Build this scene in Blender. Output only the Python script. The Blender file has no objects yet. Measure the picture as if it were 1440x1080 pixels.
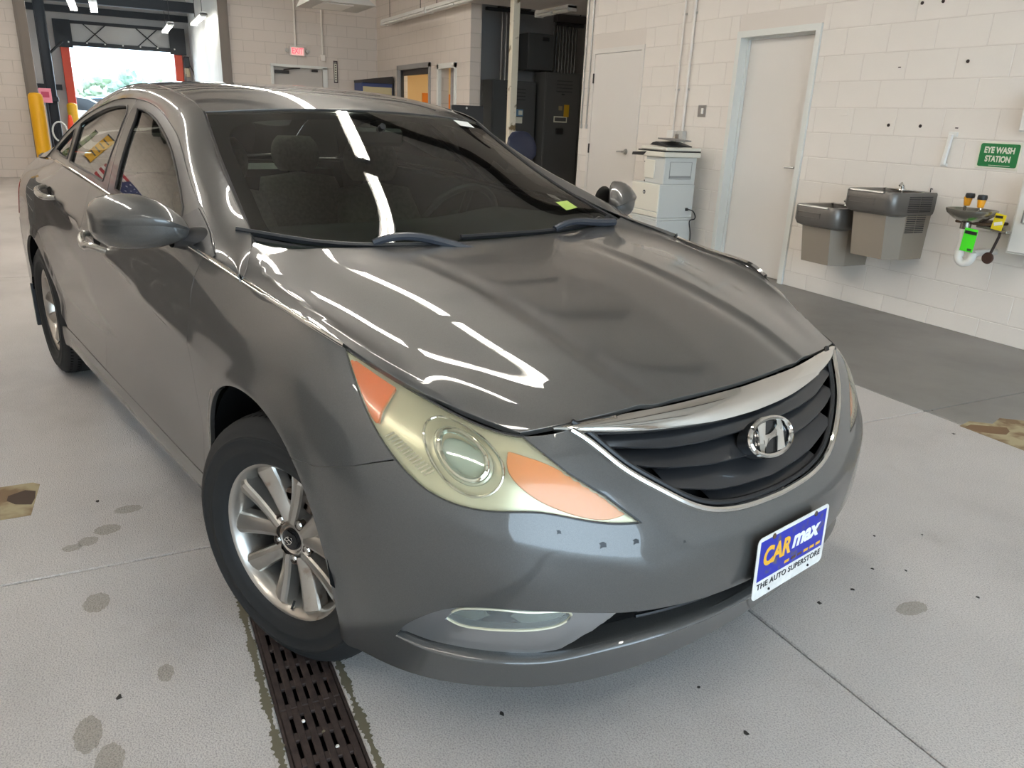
import bpy, bmesh, math, random
import numpy as np
from mathutils import Vector, Matrix
from mathutils.geometry import delaunay_2d_cdt
random.seed(7); rng = np.random.default_rng(7)
SC = bpy.context.scene
COL = SC.collection
# ---------------------------------------------------------------- camera
# world: x along the painted block wall, the wall's face is y = 0 and the room is on its -y side, floor z = 0
def make_camera():
    yaw, pitch, roll = -1.09949, .33409, .04265
    f = Vector((math.sin(yaw)*math.cos(pitch), math.cos(yaw)*math.cos(pitch), -math.sin(pitch)))
    r0 = Vector((math.cos(yaw), -math.sin(yaw), 0)); u0 = r0.cross(f)
    r = math.cos(roll)*r0+math.sin(roll)*u0; u = -math.sin(roll)*r0+math.cos(roll)*u0
    m = Matrix(((r.x, u.x, -f.x, 4.72347), (r.y, u.y, -f.y, -5.43874), (r.z, u.z, -f.z, 1.36280), (0, 0, 0, 1)))
    cd = bpy.data.cameras.new('camera'); cd.sensor_width = 36; cd.lens = 1076.08/1440*36; cd.clip_start = .05; cd.clip_end = 2000
    co = bpy.data.objects.new('camera', cd); co.matrix_world = m; COL.objects.link(co); SC.camera = co
make_camera()
# ---------------------------------------------------------------- sky and exposure
def make_world():
    w = bpy.data.worlds.new('overcast_sky'); SC.world = w; w.use_nodes = True
    nt = w.node_tree; bg = nt.nodes['Background']
    bg.inputs[0].default_value = (.64, .83, 1.0, 1); bg.inputs[1].default_value = 5.0
make_world()
SC.view_settings.view_transform = 'Standard'; SC.view_settings.look = 'None'; SC.view_settings.gamma = 1
SC.view_settings.use_curve_mapping = False; SC.view_settings.exposure = 0.5
# ---------------------------------------------------------------- spline surfaces
def spline_matrix(k):
    """second-derivative operator of the natural cubic spline on knots k"""
    n = len(k); h = np.diff(k)
    A = np.zeros((n, n)); B = np.zeros((n, n)); A[0, 0] = A[-1, -1] = 1
    for i in range(1, n-1):
        A[i, i-1] = h[i-1]; A[i, i] = 2*(h[i-1]+h[i]); A[i, i+1] = h[i]
        B[i, i-1] = 6/h[i-1]; B[i, i] = -6/h[i-1]-6/h[i]; B[i, i+1] = 6/h[i]
    return np.linalg.solve(A, B)
def spline_basis(k, M, x):
    x = np.atleast_1d(np.asarray(x, float)); n = len(k)
    i = np.clip(np.searchsorted(k, x)-1, 0, n-2); h = k[i+1]-k[i]
    a = (k[i+1]-x)/h; b = 1-a
    W = np.zeros((len(x), n)); r = np.arange(len(x))
    W[r, i] += a; W[r, i+1] += b
    W += ((a**3-a)*h*h/6)[:, None]*M[i] + ((b**3-b)*h*h/6)[:, None]*M[i+1]
    return W
def curve(pts, n=None, ks=None):
    """smooth curve through pts, n samples"""
    P = np.asarray(pts, float); k = np.concatenate([[0], np.cumsum(np.linalg.norm(np.diff(P, axis=0), axis=1))])
    M = spline_matrix(k)
    x = np.linspace(0, k[-1], n) if ks is None else np.asarray(ks)*k[-1]
    return spline_basis(k, M, x) @ P
class Surf:
    def __init__(self, net, mirror_ends=False, disp=None):
        P = np.asarray(net, float)
        self.disp = disp
        if mirror_ends:
            fl = np.array([1, -1, 1.])
            P = np.concatenate([P[[2, 1]]*fl, P, P[[-2, -3]]*fl])
        du = np.linalg.norm(np.diff(P, axis=0), axis=2).mean(1); dv = np.linalg.norm(np.diff(P, axis=1), axis=2).mean(0)
        self.ku = np.concatenate([[0], np.cumsum(du)]); self.kv = np.concatenate([[0], np.cumsum(dv)])
        if mirror_ends: self.ku -= self.ku[2]
        self.u0, self.u1 = (0.0, self.ku[-3]) if mirror_ends else (0.0, self.ku[-1])
        self.v0, self.v1 = 0.0, self.kv[-1]
        self.Mu = spline_matrix(self.ku); self.Mv = spline_matrix(self.kv); self.P = P
        self.uk = self.ku[2:-2] if mirror_ends else self.ku
    def raw(self, u, v):
        Bu = spline_basis(self.ku, self.Mu, u); Bv = spline_basis(self.kv, self.Mv, v)
        return np.einsum('ni,nj,ijk->nk', Bu, Bv, self.P)
    def __call__(self, u, v):
        u = np.atleast_1d(np.asarray(u, float)); v = np.atleast_1d(np.asarray(v, float))
        p = self.raw(u, v)
        return self.disp(p) if self.disp else p
    def normal(self, u, v, e=2e-3):
        u = np.atleast_1d(np.asarray(u, float)); v = np.atleast_1d(np.asarray(v, float))
        a = self(u+e, v)-self(u-e, v); b = self(u, v+e)-self(u, v-e)
        n = np.cross(a, b); return n/np.maximum(np.linalg.norm(n, axis=1), 1e-12)[:, None]
    def locate(self, pts):
        """surface parameters of the points of the surface nearest to pts"""
        pts = np.atleast_2d(np.asarray(pts, float))
        if not hasattr(self, 'g'):
            uu, vv = np.meshgrid(np.linspace(self.u0, self.u1, 160), np.linspace(self.v0, self.v1, 50), indexing='ij')
            self.g = (uu.ravel(), vv.ravel(), self(uu.ravel(), vv.ravel()))
        i = ((self.g[2][None]-pts[:, None])**2).sum(2).argmin(1); u = self.g[0][i].copy(); v = self.g[1][i].copy(); e = 1e-4
        for _ in range(12):
            p = self(u, v); a = (self(u+e, v)-p)/e; b = (self(u, v+e)-p)/e; d = pts-p
            aa, ab, bb = (a*a).sum(1)+1e-9, (a*b).sum(1), (b*b).sum(1)+1e-9; ra, rb = (a*d).sum(1), (b*d).sum(1); det = aa*bb-ab*ab
            u += np.clip((ra*bb-rb*ab)/det, -.08, .08); v += np.clip((rb*aa-ra*ab)/det, -.08, .08)
        return np.stack([u, v], 1)
def smooth01(x): x = np.clip(x, 0, 1); return x*x*(3-2*x)
# ---------------------------------------------------------------- the car's surfaces (half body, y > 0; x forward from the front axle, z up)
BODY_NET = [
 [(.775,0,.17),(.805,0,.25),(.845,0,.33),(.862,0,.43),(.850,0,.52),(.808,0,.605),(.762,0,.69),(.700,0,.781)],
 [(.76,.25,.17),(.79,.25,.25),(.833,.25,.33),(.850,.25,.43),(.838,.25,.52),(.797,.25,.605),(.752,.25,.69),(.690,.25,.781)],
 [(.715,.45,.17),(.742,.45,.25),(.785,.45,.33),(.803,.45,.43),(.797,.45,.52),(.768,.45,.605),(.718,.45,.692),(.655,.45,.780)],
 [(.63,.61,.17),(.655,.625,.25),(.69,.64,.33),(.71,.645,.43),(.712,.645,.52),(.69,.638,.61),(.652,.628,.70),(.600,.613,.767)],
 [(.49,.755,.175),(.51,.765,.25),(.54,.775,.33),(.56,.782,.43),(.56,.785,.53),(.535,.775,.64),(.485,.75,.738),(.408,.712,.810)],
 [(.31,.835,.18),(.335,.85,.25),(.355,.862,.33),(.365,.872,.43),(.36,.878,.54),(.335,.872,.67),(.285,.848,.79),(.215,.802,.889)],
 [(0,.885,.19),(0,.895,.27),(0,.905,.37),(0,.91,.48),(0,.913,.59),(0,.912,.70),(0,.893,.82),(.01,.832,.926)],
 [(-.45,.870,.19),(-.45,.893,.26),(-.45,.897,.36),(-.45,.897,.48),(-.45,.903,.61),(-.45,.911,.74),(-.44,.897,.865),(-.42,.858,.98)],
 [(-1.0,.868,.185),(-1.0,.894,.26),(-1.0,.895,.37),(-1.0,.896,.50),(-1.0,.905,.66),(-1.0,.912,.80),(-1.0,.898,.92),(-1.0,.862,1.024)],
 [(-1.7,.868,.185),(-1.7,.894,.26),(-1.7,.894,.38),(-1.7,.897,.53),(-1.7,.906,.70),(-1.7,.913,.85),(-1.7,.897,.97),(-1.7,.856,1.071)],
 [(-2.35,.87,.19),(-2.35,.895,.26),(-2.35,.897,.39),(-2.35,.899,.54),(-2.35,.906,.71),(-2.35,.911,.86),(-2.35,.892,.99),(-2.35,.832,1.095)],
 [(-2.795,.875,.20),(-2.795,.898,.27),(-2.795,.906,.38),(-2.795,.910,.5),(-2.795,.911,.67),(-2.795,.905,.84),(-2.795,.88,.98),(-2.795,.79,1.085)],
 [(-3.3,.85,.22),(-3.3,.875,.28),(-3.3,.888,.38),(-3.3,.89,.5),(-3.3,.887,.66),(-3.3,.875,.82),(-3.3,.85,.95),(-3.3,.755,1.06)],
 [(-3.62,.77,.24),(-3.66,.79,.3),(-3.68,.805,.4),(-3.69,.81,.52),(-3.68,.81,.66),(-3.66,.80,.8),(-3.62,.77,.93),(-3.55,.70,1.045)],
 [(-3.84,.45,.24),(-3.88,.46,.3),(-3.91,.47,.4),(-3.92,.47,.52),(-3.90,.47,.66),(-3.87,.46,.8),(-3.83,.45,.93),(-3.76,.42,1.04)],
 [(-3.87,0,.24),(-3.91,0,.3),(-3.94,0,.4),(-3.95,0,.52),(-3.93,0,.66),(-3.90,0,.8),(-3.86,0,.93),(-3.79,0,1.035)],
]
def ridge_z(x): return np.interp(-x, [-.3, .0, .5, 1.34, 2.15, 2.8, 3.6], [.69, .70, .745, .873, .985, 1.01, 1.0])
def arch_metric(x, z): return ((np.abs(x+.045)/.352)**2.2+(np.abs(z-.33)/.392)**2.2)**(1/2.2)   # 1 on the front wheel opening
def body_disp(p):
    p = p.copy(); x, y, z = p[:, 0], p[:, 1], p[:, 2]
    d = z-ridge_z(x)                                            # rising crease through the door handles
    a = smooth01((-.18-x)/.5)*smooth01((x+3.7)/.5)
    p[:, 1] += np.sign(y)*a*.020*(np.exp(-np.sqrt(d*d+1.2e-5)/.055)-.45*np.exp(-(d/.10)**2))
    p[:, 1] -= np.sign(y)*a*.010*np.exp(-((z-.47)/.09)**2)       # scooped lower doors
    ay = np.abs(y); zc = np.interp(ay, [.30, .367, .444, .588, .698, .751, .80], [.445, .470, .509, .560, .595, .615, .63])   # crease sweeping forward under the headlamp
    d = z-zc; a = smooth01((ay-.33)/.10)*smooth01((.84-ay)/.10)*smooth01((x-.35)/.1)
    p[:, 0] += a*(.018*np.exp(-np.sqrt(d*d+3.5e-4)/.05)-.008*np.exp(-(d/.09)**2))
    for xc in (0, -2.795):                                      # wheel arch lips
        r = np.hypot(x-xc, z-.33) if xc else .385*arch_metric(x, z); k = smooth01((z-.1)/.1)*smooth01((.9-z)/.1)
        p[:, 1] += np.sign(y)*.009*np.exp(-((r-.385)/.028)**2)*k
    return p
BODY = Surf(BODY_NET, mirror_ends=True, disp=body_disp)
# hood: rows from the front lip to the cowl, columns from the centre line to the side edge
def hood_net():
    # centre x, centre z, edge x, y, z, depth of the shallow valley inside the edge
    R = [(.690,.790,.596,.608,.769,.25),(.56,.834,.455,.690,.797,.75),(.36,.886,.27,.778,.867,1.0),(.12,.934,.045,.822,.920,.95),(-.12,.965,-.195,.842,.953,.62),(-.325,.986,-.405,.735,1.016,-.25)]
    net = []
    for xc, zc, xe, ye, ze, k in R:
        row = []
        for f, dz in ((0, -.001), (.21, 0), (.42, 0), (.63, -.0115), (.755, -.0265), (.86, -.0315)):
            row.append((xc+(xe-xc)*f**2, ye*f, zc+dz*k*.86))
        row.append((xe, ye, ze)); net.append(row)
    for j in range(7): x, y, z = net[0][j]; net[0][j] = (x, y, (.790, .790, .789, .785, .780, .775, .769)[j])
    return net
HOOD_NET = hood_net()
def hood_disp(p):
    p = p.copy(); x, y, z = p[:, 0], p[:, 1], np.abs(p[:, 1])
    yc = np.interp(x, [-.4, -.1, .2, .5, .7], [.40, .372, .358, .352, .318])  # the crease that runs from the cowl to the grille
    d = z-yc; a = smooth01((x+.30)/.35)
    p[:, 2] += a*(.0055*np.exp(-np.sqrt(d*d+2e-5)/.05)-.0045*np.exp(-((d+.045)/.035)**2))
    ye = np.interp(x, [-.4, -.23, .15, .33, .47, .60], [.745, .780, .770, .730, .680, .640]); d = z-ye   # second crease next to the edge
    p[:, 2] += smooth01((x+.38)/.15)*smooth01((.66-x)/.15)*.0085*np.exp(-np.sqrt(d*d+6e-6)/.035)
    return p
def mirror_net(net):                                            # half net (columns from the centre line out) -> full width
    N = np.asarray(net, float); return np.concatenate([N[:, :0:-1]*np.array([1, -1, 1.]), N], axis=1)
HOOD = Surf(mirror_net(HOOD_NET), disp=hood_disp)
# ---------------------------------------------------------------- materials
MATS = {}
def srgb(r, g, b):
    f = lambda c: (c/255/12.92) if c/255 <= .04045 else ((c/255+.055)/1.055)**2.4
    return (f(r), f(g), f(b), 1)
def mat(name, col=(.5, .5, .5, 1), rough=.5, metal=0., coat=0., spec=.5, emit=None, estr=1., trans=0., ior=1.5):
    if name in MATS: return MATS[name]
    m = bpy.data.materials.new(name); m.use_nodes = True; b = m.node_tree.nodes['Principled BSDF']
    b.inputs['Base Color'].default_value = col; b.inputs['Roughness'].default_value = rough; b.inputs['Metallic'].default_value = metal
    b.inputs['Coat Weight'].default_value = coat; b.inputs['Coat Roughness'].default_value = .03
    b.inputs['Specular IOR Level'].default_value = spec; b.inputs['IOR'].default_value = ior; b.inputs['Transmission Weight'].default_value = trans
    if emit: b.inputs['Emission Color'].default_value = emit; b.inputs['Emission Strength'].default_value = estr
    MATS[name] = m; return m
def nodes(m): return m.node_tree.nodes, m.node_tree.links, m.node_tree.nodes['Principled BSDF']
def noise(m, scale, detail=3, coord='Object', rough=.5):
    N, L, b = nodes(m); tc = N.new('ShaderNodeTexCoord'); n = N.new('ShaderNodeTexNoise')
    n.inputs['Scale'].default_value = scale; n.inputs['Detail'].default_value = detail; n.inputs['Roughness'].default_value = rough
    L.new(tc.outputs[coord], n.inputs['Vector']); return n
def ramp(m, src, stops):
    N, L, b = nodes(m); r = N.new('ShaderNodeValToRGB'); e = r.color_ramp.elements
    while len(e) < len(stops): e.new(.5)
    for q, (p, c) in zip(e, stops): q.position = p; q.color = c
    L.new(src, r.inputs[0]); return r
def bump(m, src, strength=.2, dist=.01, prev=None):
    N, L, b = nodes(m); n = N.new('ShaderNodeBump'); n.inputs['Strength'].default_value = strength; n.inputs['Distance'].default_value = dist
    L.new(src, n.inputs['Height'])
    if prev: L.new(prev.outputs[0], n.inputs['Normal'])
    L.new(n.outputs[0], b.inputs['Normal']); return n
def mixrgb(m, fac, a, b_, mode='MIX'):
    N, L, b = nodes(m); n = N.new('ShaderNodeMix'); n.data_type = 'RGBA'; n.blend_type = mode
    for sock, val in ((n.inputs[0], fac), (n.inputs[6], a), (n.inputs[7], b_)):
        if hasattr(val, 'is_output'): L.new(val, sock)
        else: sock.default_value = val
    return n.outputs[2]
def vary(m, col, amount=.06, scale=3., rough_var=0.):
    """slight blotchy variation of a base colour"""
    N, L, b = nodes(m); n = noise(m, scale, 4)
    lo = tuple(c*(1-amount) for c in col[:3])+(1,); hi = tuple(min(1, c*(1+amount)) for c in col[:3])+(1,)
    r = ramp(m, n.outputs[0], [(.3, lo), (.7, hi)]); L.new(r.outputs[0], b.inputs['Base Color']); return n
# ---------------------------------------------------------------- mesh building
class MB:
    def __init__(self): self.v = []; self.f = []
    def add(self, verts, faces):
        o = len(self.v); self.v += [tuple(map(float, q)) for q in verts]; self.f += [tuple(i+o for i in q) for q in faces]; return self
    def box(self, c, s, rot=None, bev=0.):
        x, y, z = (q/2 for q in s); b = min(bev, x*.9, y*.9, z*.9)
        if b <= 0:
            P = [(i*x, j*y, k*z) for i in (-1, 1) for j in (-1, 1) for k in (-1, 1)]
            F = [(0, 1, 3, 2), (4, 6, 7, 5), (0, 4, 5, 1), (2, 3, 7, 6), (0, 2, 6, 4), (1, 5, 7, 3)]
        else:
            P = []; idx = {}
            for i in (-1, 1):
                for j in (-1, 1):
                    for k in (-1, 1):
                        for a in range(3):
                            q = [i*(x-b), j*(y-b), k*(z-b)]; q[a] = (i*x, j*y, k*z)[a]; idx[i, j, k, a] = len(P); P.append(q)
            F = []
            for a in range(3):
                o1, o2 = (a+1) % 3, (a+2) % 3
                for sg in (-1, 1):
                    cs = []
                    for p, r in ((-1, -1), (1, -1), (1, 1), (-1, 1)):
                        t = [0, 0, 0]; t[a] = sg; t[o1] = p; t[o2] = r; cs.append(idx[(*t, a)])
                    F.append(tuple(cs) if sg > 0 else tuple(cs[::-1]))
                for p in (-1, 1):
                    for r in (-1, 1):
                        t0 = [0, 0, 0]; t0[o1] = p; t0[o2] = r; t1 = t0[:]; t0[a] = -1; t1[a] = 1
                        q = (idx[(*t0, o1)], idx[(*t1, o1)], idx[(*t1, o2)], idx[(*t0, o2)])
                        F.append(q if p*r < 0 else q[::-1])
            for i in (-1, 1):
                for j in (-1, 1):
                    for k in (-1, 1):
                        q = tuple(idx[i, j, k, a] for a in range(3)); F.append(q if i*j*k > 0 else q[::-1])
        if rot is not None: P = [tuple(rot @ Vector(q)) for q in P]
        return self.add([(q[0]+c[0], q[1]+c[1], q[2]+c[2]) for q in P], F)
    def tube(self, pts, r, n=10, cap=True, closed=False):
        pts = [Vector([float(w) for w in q]) for q in pts]; m = len(pts); rr = [float(r)]*m if not hasattr(r, '__len__') else [float(q) for q in r]
        rings = []; up = None
        for i in range(m):
            if closed: t = (pts[(i+1) % m]-pts[i-1]).normalized()
            else: t = (pts[min(i+1, m-1)]-pts[max(i-1, 0)]).normalized()
            if up is None: up = Vector((0, 0, 1)) if abs(t.z) < .9 else Vector((1, 0, 0))
            a = t.cross(up).normalized(); up = a.cross(t).normalized()
            rings.append([pts[i]+rr[i]*(math.cos(2*math.pi*k/n)*a+math.sin(2*math.pi*k/n)*up) for k in range(n)])
        V = [q for g in rings for q in g]; F = []
        for i in range(m if closed else m-1):
            j = (i+1) % m
            for k in range(n): F.append((i*n+k, i*n+(k+1) % n, j*n+(k+1) % n, j*n+k))
        if cap and not closed: F.append(tuple(range(n))[::-1]); F.append(tuple((m-1)*n+k for k in range(n)))
        return self.add(V, F)
    def cyl(self, a, b, r, n=20, r2=None): return self.tube([a, b], [r, r if r2 is None else r2], n)
    def lathe(self, prof, c=(0, 0, 0), axis='z', n=32, closed=False):
        """prof: (radius, height) pairs turned about axis through c"""
        V = []; m = len(prof)
        for k in range(n):
            a = 2*math.pi*k/n; ca, sa = math.cos(a), math.sin(a)
            for r, h in prof:
                q = {'z': (r*ca, r*sa, h), 'y': (r*sa, h, r*ca), 'x': (h, r*ca, r*sa)}[axis]
                V.append((q[0]+c[0], q[1]+c[1], q[2]+c[2]))
        F = []
        for k in range(n):
            j = (k+1) % n
            for i in range(m if closed else m-1):
                i2 = (i+1) % m; F.append((k*m+i, j*m+i, j*m+i2, k*m+i2))
        return self.add(V, F)
    def grid(self, G, flip=False, closed_u=False):
        G = np.asarray(G, float); a, b = G.shape[:2]; F = []
        for i in range(a if closed_u else a-1):
            for j in range(b-1):
                i2 = (i+1) % a; q = (i*b+j, i2*b+j, i2*b+j+1, i*b+j+1); F.append(q[::-1] if flip else q)
        return self.add(G.reshape(-1, 3), F)
    def prism(self, poly, a, b, axis='z'):
        """polygon in a plane, extruded between a and b along axis"""
        def pt(p, h): return {'z': (p[0], p[1], h), 'y': (p[0], h, p[1]), 'x': (h, p[0], p[1])}[axis]
        n = len(poly); V = [pt(p, a) for p in poly]+[pt(p, b) for p in poly]
        F = [tuple(range(n))[::-1], tuple(range(n, 2*n))]+[(i, (i+1) % n, n+(i+1) % n, n+i) for i in range(n)]
        return self.add(V, F)
    def xform(self, M): self.v = [tuple(M @ Vector(q)) for q in self.v]; return self
    def build(self, name, material, parent=None, smooth=35., loc=None, rot=None):
        me = bpy.data.meshes.new(name); me.from_pydata(self.v, [], self.f); me.update()
        bm = bmesh.new(); bm.from_mesh(me); bmesh.ops.recalc_face_normals(bm, faces=bm.faces)
        if smooth:
            lim = math.radians(smooth)
            for e in bm.edges: e.smooth = not (len(e.link_faces) == 2 and e.calc_face_angle(0) > lim)
            for fc in bm.faces: fc.smooth = True
        bm.to_mesh(me); bm.free()
        return link(name, me, material, parent, loc, rot)
def link(name, me, material, parent=None, loc=None, rot=None):
    if material: me.materials.append(material)
    o = bpy.data.objects.new(name, me); COL.objects.link(o); o.parent = parent
    if loc is not None: o.location = loc
    if rot is not None: o.rotation_euler = rot
    return o
def empty(name, label, category, loc=(0, 0, 0), rotz=0., group=None):
    o = bpy.data.objects.new(name, None); COL.objects.link(o); o.location = loc; o.rotation_euler = (0, 0, rotz); o.empty_display_size = .1
    return tag(o, label, category, group)
def tag(o, label, category, group=None):
    o['label'] = label; o['category'] = category
    if group: o['group'] = group
    return o
def struct(o, label=None):
    o['kind'] = 'structure'
    if label: o['label'] = label
    return o
def text_mesh(txt, size, extrude=.0004, bold=0., spacing=1., shear=0.):
    """outline text turned into a mesh, centred, in its own xy plane"""
    cu = bpy.data.curves.new('lettering', 'FONT'); cu.body = txt; cu.size = size; cu.extrude = extrude; cu.align_x = 'CENTER'; cu.align_y = 'CENTER'
    cu.offset = bold; cu.space_character = spacing; cu.shear = shear
    o = bpy.data.objects.new('lettering', cu); COL.objects.link(o)
    dg = bpy.context.evaluated_depsgraph_get(); me = bpy.data.meshes.new_from_object(o.evaluated_get(dg))
    bpy.data.objects.remove(o); bpy.data.curves.remove(cu); me.name = 'lettering'; me.materials.clear()
    return me
def place_text(name, txt, size, material, parent, M, width=None, **k):
    me = text_mesh(txt, size, **k)
    if width:
        xs = [q.co.x for q in me.vertices]; w = max(xs)-min(xs); s = width/w
        for q in me.vertices: q.co.x *= s
    me.transform(M); return link(name, me, material, parent)
# ---------------------------------------------------------------- trimmed panels of a spline surface
def inside(poly, p):
    x, y = p; c = False; j = len(poly)-1
    for i in range(len(poly)):
        xi, yi = poly[i]; xj, yj = poly[j]
        if (yi > y) != (yj > y) and x < (xj-xi)*(y-yi)/(yj-yi)+xi: c = not c
        j = i
    return c
def inside_many(poly, Q):
    Q = np.asarray(Q, float).reshape(-1, 2); P = np.asarray(poly, float); c = np.zeros(len(Q), bool); x, y = Q[:, 0], Q[:, 1]
    for i in range(len(P)):
        (xi, yi), (xj, yj) = P[i], P[i-1]
        if yi == yj: continue
        c ^= ((yi > y) != (yj > y)) & (x < (xj-xi)*(y-yi)/(yj-yi)+xi)
    return c
def resample(poly, step):
    out = []; n = len(poly)
    for i in range(n):
        a = np.asarray(poly[i], float); b = np.asarray(poly[(i+1) % n], float); k = max(1, int(math.ceil(np.linalg.norm(b-a)/step)))
        for j in range(k): out.append(tuple(a+(b-a)*j/k))
    return out
def inset(poly, d, keep_u=None):
    """shrink a closed loop by d; vertices at parameter keep_u stay on it"""
    P = np.asarray(poly, float); n = len(P); area = .5*sum(P[i][0]*P[(i+1) % n][1]-P[(i+1) % n][0]*P[i][1] for i in range(n)); sg = 1 if area > 0 else -1
    out = []
    for i in range(n):
        a, b, c = P[i-1], P[i], P[(i+1) % n]; e1 = b-a; e2 = c-b
        n1 = sg*np.array([-e1[1], e1[0]])/max(np.linalg.norm(e1), 1e-9); n2 = sg*np.array([-e2[1], e2[0]])/max(np.linalg.norm(e2), 1e-9)
        m = n1+n2; m = m/max(np.linalg.norm(m), 1e-6); k = d/max(m@n1, .45)
        q = b+m*k
        if keep_u is not None and abs(b[0]-keep_u) < 1e-6: q[0] = keep_u
        out.append(tuple(q))
    return out
MEMO = {}
def trimmed(surf, loop, holes=(), **k):
    key = (id(surf), repr(loop), repr(holes), repr(sorted((a, id(b) if callable(b) else b) for a, b in k.items())))
    if key not in MEMO: MEMO[key] = (trim(surf, loop, holes, **k), surf, k)
    return MEMO[key][0]
def trim(surf, loop, holes=(), step=.03, bstep=.012, gap=.0016, flange=.012, depth=0., join=False, flip=False, depth_fn=None):
    """verts, faces, normals of the part of a surface inside loop (surface parameters)"""
    ku = surf.u0 if join else None
    lp = resample(inset(resample(loop, bstep*2), gap, ku), bstep) if gap else resample(loop, bstep)
    hs = [resample(inset(resample(h, bstep*2), -gap), bstep) if gap else resample(h, bstep) for h in holes]
    pts = []; edges = []
    for q in [lp]+hs:
        o = len(pts); pts += q; edges += [(o+i, o+(i+1) % len(q)) for i in range(len(q))]
    nb = len(pts)
    bp_ = np.array(pts); mn = bp_.min(0); mx = bp_.max(0)
    gu = np.arange(mn[0]+step/2, mx[0], step); gv = np.arange(mn[1]+step/2, mx[1], step*.8)
    Q = np.stack(np.meshgrid(gu, gv, indexing='ij'), -1).reshape(-1, 2)
    if len(Q):
        ok = inside_many(lp, Q)
        for h in hs: ok &= ~inside_many(h, Q)
        Q = Q[ok]
        if len(Q): Q = Q[((Q[:, None]-bp_[None])**2).sum(2).min(1) > (step*.42)**2]; pts += [tuple(q) for q in Q]
    vs, es, fs, ov, oe, of = delaunay_2d_cdt([Vector(q) for q in pts], edges, [], 0, 1e-7)
    V = np.array([(q.x, q.y) for q in vs]); C = np.array([V[list(t)].mean(0) for t in fs]); ok = inside_many(lp, C)
    for h in hs: ok &= ~inside_many(h, C)
    F = [tuple(t) for t, k in zip(fs, ok) if k]
    P = surf(V[:, 0], V[:, 1]); Nn = surf.normal(V[:, 0], V[:, 1])*(-1 if flip else 1)
    if depth_fn is not None: P = P-Nn*depth_fn(V, P)[:, None]
    elif depth: P = P-Nn*depth
    # orient faces like the surface normals
    G = []
    for t in F:
        fn = np.cross(P[t[1]]-P[t[0]], P[t[2]]-P[t[0]]); G.append(t if fn@Nn[t[0]] > 0 else t[::-1])
    P = [tuple(q) for q in P]; NN = [tuple(q) for q in Nn]
    if flange:
        cnt = {}
        for t in G:
            for i in range(3): e = (t[i], t[(i+1) % 3]); cnt[e] = 1
        for (a, b) in list(cnt):
            if (b, a) in cnt: continue
            if join and abs(V[a][0]-surf.u0) < 1e-4 and abs(V[b][0]-surf.u0) < 1e-4: continue
            pa, pb, na, nbm = np.array(P[a]), np.array(P[b]), np.array(NN[a]), np.array(NN[b])
            t = pb-pa; t = t/max(np.linalg.norm(t), 1e-9); out = np.cross(t, na)
            k = len(P)
            r = min(.0022, flange*.4)
            rows = []
            for (do, di, wn) in ((0, 0, 0.), (r*.7, r*.3, .7), (r, r, 1.), (r, flange, 1.)):
                for q, nq in ((pa, na), (pb, nbm)):
                    P.append(tuple(q+out*do-nq*di)); nn = nq*(1-wn)+out*wn; NN.append(tuple(nn/np.linalg.norm(nn)))
            for i in range(3): G.append((k+2*i+1, k+2*i, k+2*i+2, k+2*i+3))
    return P, G, NN
def surf_object(name, data, material, parent, side=1, join=False):
    P, F, N = data
    P = np.array(P); N = np.array(N); Fs = list(F)
    if join:
        fl = np.array([1, -1, 1.]); n = len(P)
        F2 = [tuple(i+n for i in t[::-1]) for t in Fs]
        N0 = N.copy(); c = np.abs(P[:, 1]) < 1e-4; N0[c, 1] = 0
        P = np.concatenate([P, P*fl]); N = np.concatenate([N0, N0*fl]); Fs = Fs+F2
    elif side < 0:
        fl = np.array([1, -1, 1.]); P = P*fl; N = N*fl; Fs = [t[::-1] for t in Fs]
    me = bpy.data.meshes.new(name); me.from_pydata([tuple(q) for q in P], [], Fs)
    me.polygons.foreach_set('use_smooth', [True]*len(me.polygons)); me.update()
    N = N/np.maximum(np.linalg.norm(N, axis=1), 1e-9)[:, None]
    me.normals_split_custom_set_from_vertices([tuple(q) for q in N])
    return link(name, me, material, parent)
def surf_grid(surf, u, v, off=0., flip=False):
    uu, vv = np.meshgrid(u, v, indexing='ij'); P = surf(uu.ravel(), vv.ravel())
    if off: P = P-surf.normal(uu.ravel(), vv.ravel())*off*(-1 if flip else 1)
    return P.reshape(len(u), len(v), 3)
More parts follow.
